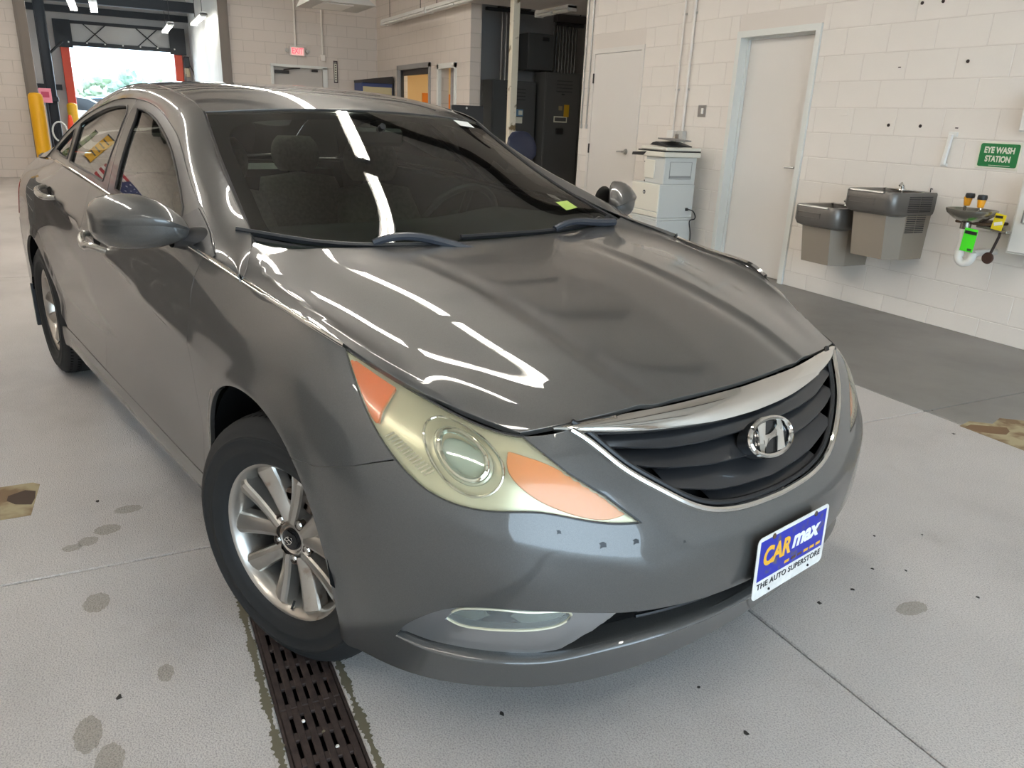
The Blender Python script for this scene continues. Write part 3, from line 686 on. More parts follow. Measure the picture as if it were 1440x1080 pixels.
QUARTER_LOOP = DOOR_R_REAR+arc(-2.795, ARCH, .18, math.pi-.30, 26)+uvl([sp(-3.30,.50,.89),sp(-3.34,.64,.885),sp(-3.40,.74,.87),sp(-3.36,.83,.87),sp(-3.34,.93,.85)])+[(top_u(-3.34), V1)]+[(u, V1) for u in np.linspace(top_u(-3.34), top_u(-2.715), 10)[1:-1]]
TAIL_LOOP = uvl([sp(-3.345,.93,.85),sp(-3.365,.83,.87),sp(-3.41,.755,.87),(-3.67,.79,.76),(-3.83,.55,.77),(-3.86,.46,.80),(-3.84,.45,.92),(-3.60,.77,.955)])
UE = BODY.u1
REAR_BUMPER_LOOP = arc(-2.795, ARCH, math.pi-.30, math.pi+.25, 8)+uvl([(-3.2,.86,.215)])+[(u, 0.001) for u in np.linspace(4.75, UE, 10)]+[(UE, BODY.locate([(-3.93,0,.66)])[0][1])]+uvl([(-3.9,.45,.66),(-3.68,.79,.70),sp(-3.41,.735,.87),sp(-3.345,.64,.885),sp(-3.305,.50,.89)])
REAR_PANEL_LOOP = uvl([(-3.68,.785,.705),(-3.9,.45,.667)])+[(UE, BODY.locate([(-3.93,0,.667)])[0][1]), (UE, V1)]+[(u, V1) for u in np.linspace(UE, top_u(-3.345), 12)[1:]]+uvl([sp(-3.345,.94,.85),(-3.60,.775,.96),(-3.835,.45,.925),(-3.86,.455,.80),(-3.83,.545,.765),(-3.67,.795,.755)])
# upper side: belt line, door opening, pillar edge (paired stations)
R1 = [(-.205,.847,.953),(-.27,.849,.959),(-.36,.848,.968),(-.52,.808,1.04),(-.79,.757,1.124),(-1.10,.687,1.25),(-1.24,.664,1.292),(-1.40,.645,1.333),(-1.75,.632,1.375),(-2.05,.637,1.367),(-2.37,.645,1.325),(-2.62,.682,1.258),(-2.71,.728,1.194),(-2.765,.764,1.137),(-2.805,.784,1.105),(-2.88,.787,1.086),(-3.0,.780,1.078),(-3.14,.769,1.070),(-3.28,.757,1.062)]
R2 = [(-.215,.838,.957),(-.30,.791,.985),(-.405,.737,1.017),(-.60,.690,1.075),(-.80,.651,1.157),(-1.0,.612,1.256),(-1.146,.587,1.341),(-1.33,.577,1.385),(-1.72,.563,1.428),(-2.08,.558,1.43),(-2.45,.555,1.39),(-2.72,.565,1.322),(-2.83,.575,1.285),(-2.92,.588,1.248),(-3.0,.602,1.215),(-3.07,.616,1.182),(-3.14,.632,1.148),(-3.21,.652,1.112),(-3.30,.70,1.071)]
def rail_net():
    net = []
    for a, b in zip(R1, R2):
        a = np.array(a); b = np.array(b); d = b-a; o = np.array([.25 if a[0] > -1.3 else 0, .75, .66]); o -= d*(o@d)/(d@d); o /= np.linalg.norm(o)
        net.append([a, a+d*.33+o*.013, a+d*.67+o*.012, b])
    return net
RAIL = Surf(rail_net())
BELT = curve([(.01,.836,.932),(-.36,.857,.972),(-.70,.864,1.004),(-1.0,.864,1.028),(-1.35,.862,1.052),(-1.7,.858,1.075),(-2.05,.848,1.089),(-2.35,.834,1.098),(-2.6,.815,1.099),(-2.80,.788,1.088),(-2.92,.783,1.080)], 220)
R1C = curve(R1[2:17], 320)
def belt_at(x): return np.stack([np.interp(-x, -BELT[:, 0], BELT[:, k]) for k in range(3)], -1)
def seam_at(x): return np.stack([np.interp(-x, -R1C[:, 0], R1C[:, k]) for k in range(3)], -1)
def upper(x, w, depth=0.):
    """side window surface: x along the car, w = 0 at the belt, 1 at the top of the door"""
    x = np.asarray(x, float); a = belt_at(x); b = seam_at(x); w = np.asarray(w, float)[..., None]
    p = a+(b-a)*w; h = np.linalg.norm(b-a, axis=-1, keepdims=True)
    p[..., 1] += (.10*h*w*(1-w))[..., 0]-depth; return p
WIND_NET = [[(-.27,0,.952),(-.29,.27,.952),(-.34,.53,.965),(-.41,.728,1.004)],[(-.60,0,1.128),(-.605,.25,1.121),(-.625,.48,1.104),(-.665,.672,1.098)],
            [(-.86,0,1.262),(-.865,.24,1.256),(-.88,.45,1.240),(-.915,.627,1.212)],[(-1.085,0,1.364),(-1.092,.22,1.360),(-1.112,.42,1.350),(-1.146,.583,1.339)]]
WIND = Surf(mirror_net(WIND_NET))
ROOF_NET = [[(-1.09,0,1.369),(-1.10,.25,1.364),(-1.118,.44,1.353),(-1.15,.583,1.341)],[(-1.40,0,1.432),(-1.40,.25,1.428),(-1.39,.43,1.416),(-1.37,.572,1.393)],[(-1.80,0,1.463),(-1.80,.25,1.459),(-1.79,.42,1.449),(-1.76,.558,1.430)],
            [(-2.2,0,1.459),(-2.2,.25,1.455),(-2.18,.42,1.446),(-2.16,.554,1.427)],[(-2.56,0,1.412),(-2.555,.25,1.409),(-2.54,.42,1.399),(-2.5,.552,1.381)]]
ROOF = Surf(mirror_net(ROOF_NET))
REARG = Surf(mirror_net([[(-2.57,0,1.408),(-2.56,.25,1.404),(-2.545,.42,1.395),(-2.51,.552,1.377)],[(-2.93,0,1.265),(-2.92,.25,1.263),(-2.90,.43,1.262),(-2.87,.578,1.266)],[(-3.28,0,1.083),(-3.27,.27,1.083),(-3.25,.48,1.086),(-3.22,.645,1.105)]]))
TRUNK = Surf(mirror_net([[(-3.285,0,1.082),(-3.28,.35,1.082),(-3.26,.62,1.082),(-3.30,.752,1.063)],[(-3.50,0,1.090),(-3.49,.32,1.086),(-3.46,.58,1.074),(-3.43,.725,1.055)],[(-3.79,0,1.038),(-3.775,.3,1.040),(-3.72,.50,1.043),(-3.56,.69,1.046)]]))
# ---------------------------------------------------------------- building the car
def build_car():
    M = MATS
    car = empty('sedan_car', 'grey metallic four-door sedan parked over the floor drain', 'car', (2.75442, -4.32594, 0), .23341571)
    paint = M['car_paint']
    # --- painted panels
    surf_object('front_bumper', trimmed(BODY, BUMPER_LOOP, step=.018, join=True), paint, car, join=True)
    for s in (-1, 1):
        surf_object('fender', trimmed(BODY, FENDER_LOOP, step=.022), paint, car, s)
        surf_object('rocker_panel', trimmed(BODY, ROCKER_LOOP, step=.05), paint, car, s)
        surf_object('quarter_panel', trimmed(BODY, QUARTER_LOOP, step=.035), paint, car, s)
        tl = surf_object('tail_lamp', trimmed(BODY, TAIL_LOOP, step=.03, depth=-.002), M['tail_red'], car, s)
        for loop, front in ((DOOR_F_LOOP, 1), (DOOR_R_LOOP, 0)):
            door = surf_object('door', trimmed(BODY, loop, step=.03), paint, car, s); door_upper(door, s, front)
            door_handle(door, s, front)
    surf_object('rear_bumper', trimmed(BODY, REAR_BUMPER_LOOP, step=.05, flange=0), paint, car, join=True)
    surf_object('rear_panel', trimmed(BODY, REAR_PANEL_LOOP, step=.05, flange=0), paint, car, join=True)
    g = .003
    hv0, hv1 = HOOD.v0, HOOD.v1
    hood_loop = [(u, hv0+.001) for u in np.linspace(.001, HOOD.u1-.001, 30)]+[(HOOD.u1-.001, v) for v in np.linspace(hv0, hv1, 30)[1:-1]]+[(u, hv1-.001) for u in np.linspace(HOOD.u1-.001, .001, 30)]+[(.001, v) for v in np.linspace(hv1, hv0, 30)[1:-1]]
    surf_object('hood', trimmed(HOOD, hood_loop, step=.017, flip=True, gap=.003), paint, car)
    def full(srf, m=.001): return [(srf.u0+m, srf.v0+m), (srf.u1-m, srf.v0+m), (srf.u1-m, srf.v1-m), (srf.u0+m, srf.v1-m)]
    surf_object('roof', trimmed(ROOF, full(ROOF), step=.04, flip=True, gap=.002), paint, car)
    surf_object('trunk_lid', trimmed(TRUNK, full(TRUNK), step=.05, flip=True, gap=.002), paint, car)
    for s in (-1, 1):
        surf_object('pillar_rail', trimmed(RAIL, full(RAIL), step=.025, gap=.001, flip=True, flange=.004), paint, car, s)
    windshield(car); rear_window(car)
    inner_shell(car)
    chrome_strips(car); headlamps(car); grille(car); fog_and_intake(car); plate(car); mirrors(car); wheels(car); wipers(car); cabin(car)
    for y, z, r in ((.520, .566, .010), (.447, .560, .009), (.330, .535, .005), (.60, .60, .006)):
        q = BODY.locate([at_yz(y, z)[0]])[0]; L_ = [(q[0]+r*a, q[1]+r*b) for a, b in ((-.5, -.8), (.2, -.6), (.9, -.9), (.6, .1), (.9, .6), (0., .9), (-.6, .3))]
        surf_object('paint_chip', trimmed(BODY, L_, step=.02, gap=0, flange=0, depth=-.0006), M['ink_black'], car, -1)
    return car
def door_upper(door, s, front):
    """window frame, glass and chrome belt of one door"""
    M = MATS; fl = np.array([1, s, 1.])
    def side(G): return G*fl
    if front: glass = [(-.66, .10), (-.80, .10), (-1.1, .075), (-1.34, .07), (-1.43, .30), (-1.52, .55), (-1.60, .78), (-1.655, .895), (-1.58, .905), (-1.40, .895), (-1.22, .87), (-1.08, .84), (-.95, .80), (-.84, .74), (-.745, .62), (-.69, .40)]
    else: glass = [(-1.505, .07), (-1.8, .07), (-2.12, .08), (-2.24, .34), (-2.36, .56), (-2.455, .74), (-2.40, .80), (-2.28, .855), (-2.1, .885), (-1.9, .90), (-1.80, .90), (-1.735, .80), (-1.65, .55), (-1.57, .28)]
    quarter = [(-2.19, .10), (-2.40, .12), (-2.60, .20), (-2.585, .32), (-2.545, .52), (-2.50, .66), (-2.41, .52), (-2.30, .32)]
    if front: frame = [(-.365, .5), (-.372, .02)]+[(x, 0.) for x in np.linspace(-.45, -1.395, 14)]+[(-1.44, .12), (-1.53, .35), (-1.60, .52), (-1.68, .75), (-1.722, .9), (-1.745, 1.)]+[(x, 1.) for x in np.linspace(-1.70, -.45, 26)]
    else: frame = [(-1.40, 0.)]+[(x, 0.) for x in np.linspace(-1.45, -2.85, 20)]+[(-2.868, .5)]+[(x, 1.) for x in np.linspace(-2.86, -1.79, 34)]+[(-1.748, 1.), (-1.725, .9), (-1.683, .75), (-1.603, .52), (-1.533, .35), (-1.443, .12)]
    class U:                                                     # door upper as a surface for trimmed()
        u0 = 0
        def __call__(self, u, v): return upper(-np.asarray(u), np.asarray(v)/.35)
        def normal(self, u, v, e=3e-3):
            u = np.asarray(u); v = np.clip(np.asarray(v), .004, .346); a = self(u+e, v)-self(u-e, v); b = self(u, v+e)-self(u, v-e); n = np.cross(a, b)
            n /= np.maximum(np.linalg.norm(n, axis=1), 1e-9)[:, None]; bad = np.abs(n[:, 1]) < .3; n[bad] = (0, .85, .53); return n
    global UPPER
    if 'UPPER' not in globals(): UPPER = U()
    S = UPPER; cv = lambda L: [(-x, w*.35) for x, w in L]
    holes = [cv(glass)]+([] if front else [cv(quarter)])
    fr = surf_object('window_frame', trimmed(S, cv(frame), holes, step=.04, gap=.001, flange=.010), MATS['frame_grey'] if 'frame_grey' in MATS else mat('frame_grey', (.030, .028, .027, 1), .30, .2, coat=.5), door, s)
    surf_object('window_glass', trimmed(S, cv(glass), step=.06, gap=-.006, flange=0, depth=.008), M['door_glass'], door, s)
    if not front: surf_object('quarter_glass', trimmed(S, cv(quarter), step=.06, gap=-.006, flange=0, depth=.008), M['door_glass'], door, s)
    for lp in [glass]+([] if front else [quarter]):             # rubber seal round the pane
        p = np.array([S(np.array([q[0]]), np.array([q[1]]))[0] for q in resample(cv(lp), .02)])*fl
        MB().tube(p-np.array([0, s*.003, 0]), .0055, 6, closed=True).build('window_seal', M['black_plastic'], fr)
    if front:                                                   # black corner behind the mirror
        tri = [(-.395, .02), (-.64, .06), (-.70, .50), (-.66, .93), (-.50, .95), (-.40, .85)]
        surf_object('corner_trim', trimmed(S, cv(tri), step=.05, gap=0, flange=.004, depth=-.003), M['black_plastic'], door, s)
def door_handle(door, s, front):
    """pull handle over a dark cup in the door skin"""
    M = MATS; x0, z0 = (-1.385, .882) if front else (-2.23, .978)
    tilt = .14
    def at(dx, dz, out): 
        x = x0+dx; z = z0-dx*tilt+dz; q = BODY.locate([(x, .915, z)])[0]; p = BODY(*q)[0]; n = BODY.normal(*q)[0]; r = p+n*out; return (r[0], s*r[1], r[2])
    b = MB(); cup = [at(.045*math.cos(a)-.0, .026*math.sin(a)+.010, .0012) for a in np.linspace(0, 2*math.pi, 20, endpoint=False)]
    c = at(0, .010, .001); b.add([c]+cup, [(0, i+1, (i+1) % 20+1) for i in range(20)])
    b.build('handle_cup', M['shell_black'], door)
    pts = [at(.115, .006, -.004), at(.10, .004, .016), at(.06, -.001, .034), at(0, -.004, .040), at(-.06, -.002, .036), at(-.095, .002, .018), at(-.11, .004, -.004)]
    P = curve(pts, 22); rr = .010+.0045*np.sin(np.linspace(0, math.pi, 22)); MB().tube(P, list(rr), 10).build('handle', M['handle_paint'] if 'handle_paint' in MATS else mat('handle_paint', (.34, .33, .30, 1), .22, .8, coat=1.), door)
def windshield(car):
    M = MATS; W = WIND
    def lp(m, n=16):
        a, b, c, d = W.u0+m, W.u1-m, W.v0+m, W.v1-m
        return [(u, c) for u in np.linspace(a, b, n)]+[(b, v) for v in np.linspace(c, d, n)[1:-1]]+[(u, d) for u in np.linspace(b, a, n)]+[(a, v) for v in np.linspace(d, c, n)[1:-1]]
    g = surf_object('windshield', trimmed(W, lp(.002), step=.05, gap=0, flange=0, flip=True), M['windshield_glass'], car)
    # black ceramic border behind the glass
    m = .0
    inner = []
    u0, u1, v0, v1 = W.u0, W.u1, W.v0, W.v1
    for k in range(40):
        a = 2*math.pi*(k+.5)/40; c, s_ = math.cos(a), math.sin(a); e = .22
        cu = (u0+u1)/2+(((u1-u0)/2-.055)*math.copysign(abs(c)**e, c)) - .012; cv = (v0+v1)/2+((v1-v0)/2-.05)*math.copysign(abs(s_)**e, s_)
        inner.append((cu, cv))
    surf_object('windshield_border', trimmed(W, lp(.004), [inner], step=.05, gap=0, flange=0, flip=True, depth=.004), M['gloss_black'], g)
    # stickers on the glass
    def stick(name, y0, y1, w0, w1, material):
        L = W.locate([(0, 0, 0)]) if False else None
        uu = [u0+(u1-u0)*w for w in (w0, w1)]; vm = (v0+v1)/2
        loop = [(uu[0], vm+y0), (uu[1], vm+y0), (uu[1], vm+y1), (uu[0], vm+y1)]
        surf_object(name, trimmed(W, loop, step=.05, gap=0, flange=0, flip=True, depth=-.0015), material, g)
    stick('sticker', .475, .575, .930, .985, M['sticker_white'])
    stick('sticker', .50, .575, .20, .27, M['sticker_green'])
    # pillar seals beside the glass
    for s in (0, 1):
        P = W(np.linspace(u0, u1, 30), np.full(30, v1 if s else v0)); MB().tube(P+np.array([0, 0, .001]), .006, 6).build('windshield_seal', M['black_plastic'], g)
def rear_window(car):
    S = REARG; loop = [(S.u0, S.v0), (S.u1, S.v0), (S.u1, S.v1), (S.u0, S.v1)]
    surf_object('rear_window', trimmed(S, loop, step=.07, gap=0, flange=0, flip=True), MATS['windshield_glass'], car)
def inner_shell(car):
    """dark inner body that closes the shut lines"""
    M = MATS; b = MB()
    def skip(P, uv):
        x, y, z = P
        if arch_metric(x, z) < 1.10 or math.hypot(x+2.795, z-.33) < .43: return True
        return False
    us = np.linspace(0, BODY.u1, 130); vs = np.linspace(.02, V1-.012, 24); G = surf_grid(BODY, us, vs, .014)
    lampP = LAMP_LOOP; grP = [(0., V1)]+[(u, V1) for u in np.linspace(0, GRILLE_END[0], 5)]+GRILLE_U; inP = [(0., VU)]+INTAKE_UP[::-1]+INTAKE_LOW+[(0., VL)]
    for s in (1, -1):
        V = []; F = []; idx = {}
        for i in range(len(us)-1):
            for j in range(len(vs)-1):
                uv = ((us[i]+us[i+1])/2, (vs[j]+vs[j+1])/2); P = G[i:i+2, j:j+2].reshape(-1, 3).mean(0)
                cs = [uv]+[(us[a], vs[c]) for a in (i, i+1) for c in (j, j+1)]
                if skip(P, uv) or any(inside(L_, q) for L_ in (lampP, grP, inP) for q in cs) or (P[0] > -2.6 and P[2] < .26 and P[0] < .2): continue
                q = []
                for a, c in ((i, j), (i+1, j), (i+1, j+1), (i, j+1)):
                    if (a, c) not in idx: idx[a, c] = len(V); V.append((G[a, c][0], s*G[a, c][1], G[a, c][2]))
                    q.append(idx[a, c])
                F.append(tuple(q))
        b.add(V, F)
    H = surf_grid(HOOD, np.linspace(.02, HOOD.u1-.02, 20), np.linspace(HOOD.v0+.02, HOOD.v1-.02, 20), .02, True); b.grid(H)
    # wheel houses
    for xc in (0, -2.795):
        for s in (1, -1):
            rows = []
            for a in np.linspace(-.16, math.pi+.20, 26):
                x = xc+.395*math.cos(a) if xc else -.045+.362*math.cos(a); z = .33+.40*math.sin(a); rows.append([(x, s*(.85 if z < .36 and x > xc else .895), z), (x, s*.55, z)])
            b.grid(rows); b.add([(xc, s*.55, .33)]+[(r[1][0], r[1][1], r[1][2]) for r in rows], [(0, i+1, i+2) for i in range(len(rows)-1)])
    b.box((-1.6, 0, .27), (3.9, 1.08, .10)); b.box((-1.4, 0, .27), (1.75, 1.66, .12)); b.box((-3.45, 0, .35), (.5, 1.4, .15)); b.box((.50, 0, .30), (.2, 0.9, .1))
    b.build('inner_body', M['shell_black'], car)
def chrome_strips(car):
    M = MATS
    for s in (-1, 1):
        us = np.concatenate([np.linspace(TAIL[0]+.004, top_u(-.36), 26), np.linspace(top_u(-.36), top_u(-2.79), 50)[1:]]); P = BODY(us, np.full(len(us), V1)); N = BODY.normal(us, np.full(len(us), V1-.01))
        rows = []
        for p, n in zip(P, N):
            p = p+np.array([0, 0, .002]); o = n; up = np.array([0, -.35, .94])
            rows.append([tuple((p+o*a+up*c)*np.array([1, s, 1])) for a, c in ((-.008, -.007), (.003, -.006), (.0065, 0), (.003, .006), (-.008, .008))])
        MB().grid(rows).build('chrome_strip', M['chrome'], car, 60)
def lamp_depth(base, cuv, rad, amt, rim=None):
    R = None if rim is None else np.array(resample(rim, .008))
    def fn(V, P):
        if R is not None:
            e = np.sqrt(((V[:, None]-R[None])**2).sum(2).min(1)); k = np.clip(e/.022, 0, 1)**.7; d = np.hypot(V[:, 0]-cuv[0], V[:, 1]-cuv[1]); return .003+k*(base+amt*np.clip(1-(d/rad)**2, 0, 1))
        d = np.hypot(V[:, 0]-cuv[0], V[:, 1]-cuv[1]); return base+amt*np.clip(1-(d/rad)**2, 0, 1)
    return fn
def headlamps(car):
    M = MATS; c = BODY.locate([(.541,.71,.732)])[0]
    def ell(cu, ru, rv, n=32): return [(cu[0]+ru*math.cos(a), cu[1]+rv*math.sin(a)) for a in np.linspace(0, 2*math.pi, n, endpoint=False)]
    tail_or = [TAIL, (top_u(.352), V1-.008)]+uvl([(.365,.765,.805),(.372,.790,.780),(.385,.81,.757)])+LAMP_LOW[40:]
    front_or = dens(uvl([(.764,.45,.614),(.755,.49,.610),(.715,.575,.634),(.659,.635,.672),(.622,.652,.705),(.600,.640,.740)]))+dens(uvl([(.600,.640,.742),(.649,.597,.726),(.700,.535,.685),(.764,.45,.616)]))[1:-1]
    bowl = lamp_depth(.026, c, .11, .028, LAMP_LOOP); dome = lamp_depth(.045, c, .06, -.03)
    for s in (-1, 1):
        hl = surf_object('headlamp', trimmed(BODY, LAMP_LOOP, step=.018, gap=.001, flange=0, depth_fn=bowl), M['lamp_silver'], car, s)
        surf_object('side_marker', trimmed(BODY, inset(resample(tail_or, .02), .007), step=.02, gap=0, flange=.01, depth=.012), M['amber'], hl, s)
        surf_object('turn_signal', trimmed(BODY, front_or, step=.02, gap=0, flange=.012, depth=.012), M['amber_dull'], hl, s)
        for (ru, rv, d0, wd, nm, mt) in ((.050, .060, .010, .006, 'projector_ring', 'chrome'), (.058, .069, .020, .006, 'projector_shroud', 'lamp_bowl'), (.084, .098, .020, .0035, 'bowl_ring', 'chrome')):
            E = ell(c, ru, rv); P = BODY([q[0] for q in E], [q[1] for q in E])-BODY.normal([q[0] for q in E], [q[1] for q in E])*d0
            MB().tube(P*np.array([1, s, 1]), wd, 8, closed=True).build(nm, M[mt], hl)
        ribs = MB()
        for k in range(14):                                      # ribbed reflector beside the marker
            a_ = np.array(LAMP_LOW[6 if k < 7 else 5])*0; t_ = k/13; base = np.array(uvl([(.50-.10*t_, .775+.028*t_, .685+.055*t_)])[0]) if s < 0 or True else None
            q0, q1 = base, base+np.array([-.022, .020]); P0 = BODY(*q0)[0]-BODY.normal(*q0)[0]*.010; P1 = BODY(*q1)[0]-BODY.normal(*q1)[0]*.012; ribs.tube([P0*np.array([1, s, 1]), P1*np.array([1, s, 1])], .0028, 5)
        rb = ribs.build('reflector_ribs', M['chrome'], hl); rb['kind'] = 'stuff'
        E2 = [(c[0]+.135*math.cos(a), c[1]+.10+.20*math.sin(a)) for a in np.linspace(3.6, 5.0, 12)]
        n = BODY.normal(*c)[0]
        surf_object('projector_lens', trimmed(BODY, ell(c, .046, .055), step=.015, gap=0, flange=0, depth_fn=dome), M['lamp_projector'], hl, s)
        surf_object('lamp_cover', trimmed(BODY, LAMP_LOOP, step=.02, gap=.0035, flange=.02, depth=.0), M['lamp_lens'], hl, s)
        P = BODY([q[0] for q in resample(LAMP_LOOP, .015)], [q[1] for q in resample(LAMP_LOOP, .015)]); MB().tube((P-np.array([.002, .002, .002]))*np.array([1, s, 1]), .0035, 6, closed=True).build('lamp_gasket', M['black_plastic'], hl)
def at_yz(y, z, depth=0.):
    """points of the nose at y (either sign), z, sunk by depth"""
    y, z, depth = np.broadcast_arrays(np.atleast_1d(np.asarray(y, float)), z, depth); ay = np.abs(y)
    q = BODY.locate(np.stack([np.full(len(y), .75), ay, z], 1))
    for _ in range(5): p = BODY(q[:, 0], q[:, 1]); q = BODY.locate(np.stack([p[:, 0], ay, z], 1))
    p = BODY(q[:, 0], q[:, 1])-BODY.normal(q[:, 0], q[:, 1])*depth[:, None]; p[:, 1] *= np.where(y < 0, -1, 1); return p
def grille(car):
    M = MATS
    loop = [(0., V1-.004)]+[(u, V1-.004) for u in np.linspace(0, GRILLE_END[0], 6)[1:]]+GRILLE_U
    gr = surf_object('grille', trimmed(BODY, loop, step=.04, gap=0, flange=0, depth=.055, join=True), M['shell_black'], car, join=True)
    Uy = [.556, .563, .588, .642, .701, .757]; Ux = [0., .149, .266, .360, .441, .497]
    zl = [([0, .2, .3, .44, .6], [.700, .705, .711, .733, .77]), ([0, .2, .34, .42], [.647, .659, .679, .70]), ([0, .12, .2, .3, .4], [.594, .600, .608, .632, .66]), ([0, .15, .25], [.560, .566, .583])]
    zu = [([0, .25, .5], [.752, .758, .772])]+zl[:3]
    ymax = [.462, .412, .334, .215]
    for k in range(4):
        ys = np.linspace(-ymax[k], ymax[k], 29); Y = []; Z = []; D = []
        for y in ys:
            a = abs(y); lo = np.interp(a, *zl[k]); hi = np.interp(a, *zu[k])+.004
            if k == 3: lo = np.interp(a, Ux, Uy)+.004
            for t in (-.10, 0., .04, .3, .65, 1.):
                z = lo+(hi-lo)*max(t, 0) if t >= 0 else lo+.003
                Y.append(y); Z.append(min(z, .768)); D.append({-.10: .030, 0.: .008, .04: .005}.get(t, .005+.034*((t-.04)/.96)**1.2))
        rows = at_yz(Y, Z, D).reshape(29, 6, 3)
        MB().grid(rows).build('grille_slat', M['grille_grey'], gr, 40)
    # chrome U and black inner edge
    us = [GRILLE_END]+GRILLE_U[::5]; C = curve([BODY(*q)[0] for q in us], 40); half = C[::-1]
    full = np.concatenate([half[:-1]*np.array([1, -1, 1]) if False else (C*np.array([1, -1, 1])), C[::-1][1:]])
    MB().tube(full+np.array([.002, 0, 0]), .0075, 8).build('grille_surround', M['chrome'], gr)
    MB().tube(full*np.array([1, .972, 1])+np.array([-.012, 0, .010]), .007, 8).build('grille_inner_edge', M['black_plastic'], gr)
    # chrome bar under the hood lip
    top = curve([(.700,0,.783),(.694,.13,.783),(.684,.257,.783),(.652,.427,.782),(.633,.51,.779),(.618,.548,.775)], 26); low = curve([(.742,0,.735),(.737,.13,.738),(.724,.24,.744),(.697,.37,.753),(.655,.495,.766),(.628,.55,.772)], 26)
    rows = []
    for a, c in zip(top, low):
        d = c-a; o = np.array([.75, .12, .62]); r = []
        for t, k in ((0, -.010), (0, 0), (.25, .006), (.55, .010), (.85, .008), (1, .002), (1.02, -.014)): r.append(a+d*t+o*k)
        rows.append(r)
    rows = [[q*np.array([1, -1, 1]) for q in r] for r in rows[:0:-1]]+rows
    MB().grid(rows).build('chrome_bar', M['chrome'], gr, 50)
    # oval badge with a slanted H
    q = BODY.locate([(.772,0,.674)])[0]; p = BODY(*q)[0]; n = BODY.normal(*q)[0]; n = n/np.linalg.norm(n)
    ex = np.array([0, 1, 0.]); ey = np.cross(n, ex); ey /= np.linalg.norm(ey); o = p+n*.014+np.array([0, .006, 0])
    T = lambda x, y, h: o+ex*x+ey*y+n*h
    A, B = .083, .043
    ring = [T(A*math.cos(a), B*math.sin(a), .004) for a in np.linspace(0, 2*math.pi, 48, endpoint=False)]
    em = MB().tube(ring, .0068, 8, closed=True).build('emblem', M['chrome'], gr)
    MB().add([T(0, 0, 0)]+[T(A*math.cos(a), B*math.sin(a), 0) for a in np.linspace(0, 2*math.pi, 48, endpoint=False)], [(0, i+1, (i+1) % 48+1) for i in range(48)]).build('emblem_plate', M['gloss_black'], em)
    back = [[T(A*1.05*math.cos(a), B*1.05*math.sin(a), h) for h in (.002, -.03)] for a in np.linspace(0, 2*math.pi, 40)]
    MB().grid(back).build('emblem_base', M['grille_grey'], em)
    def bar(pts):
        b = MB(); rows = []
        for (x0, x1, y) in pts: rows.append([T(x0, y, .001), T(x0, y, .006), T((x0+x1)/2, y, .0095), T(x1, y, .006), T(x1, y, .001)])
        return b.grid(rows)
    sh = lambda y: .42*y
    H1 = [(-.050+sh(y)+.010*(y/.04)**2*(1 if y < 0 else -.6), -.026+sh(y)+.006*(1 if y > 0 else 0)*(y/.04), y) for y in np.linspace(-.038, .036, 9)]
    H2 = [(.026+sh(y)+.006*(1 if y < 0 else 0)*(y/.04), .050+sh(y)-.010*(y/.04)**2*(1 if y > 0 else -.6), y) for y in np.linspace(-.036, .038, 9)]
    b = bar(H1); b2 = bar(H2); b.add(b2.v, b2.f)
    rows = []
    for t in np.linspace(0, 1, 9):
        x = -.034+.068*t; yc = -.004+.012*t; w = .006+.010*(2*t-1)**2; rows.append([T(x+sh(yc)-.0, yc-w, .001), T(x+sh(yc), yc-w, .006), T(x+sh(yc), yc, .0095), T(x+sh(yc), yc+w, .006), T(x+sh(yc), yc+w, .001)])
    b.grid(rows); b.build('emblem_letter', M['chrome'], em)
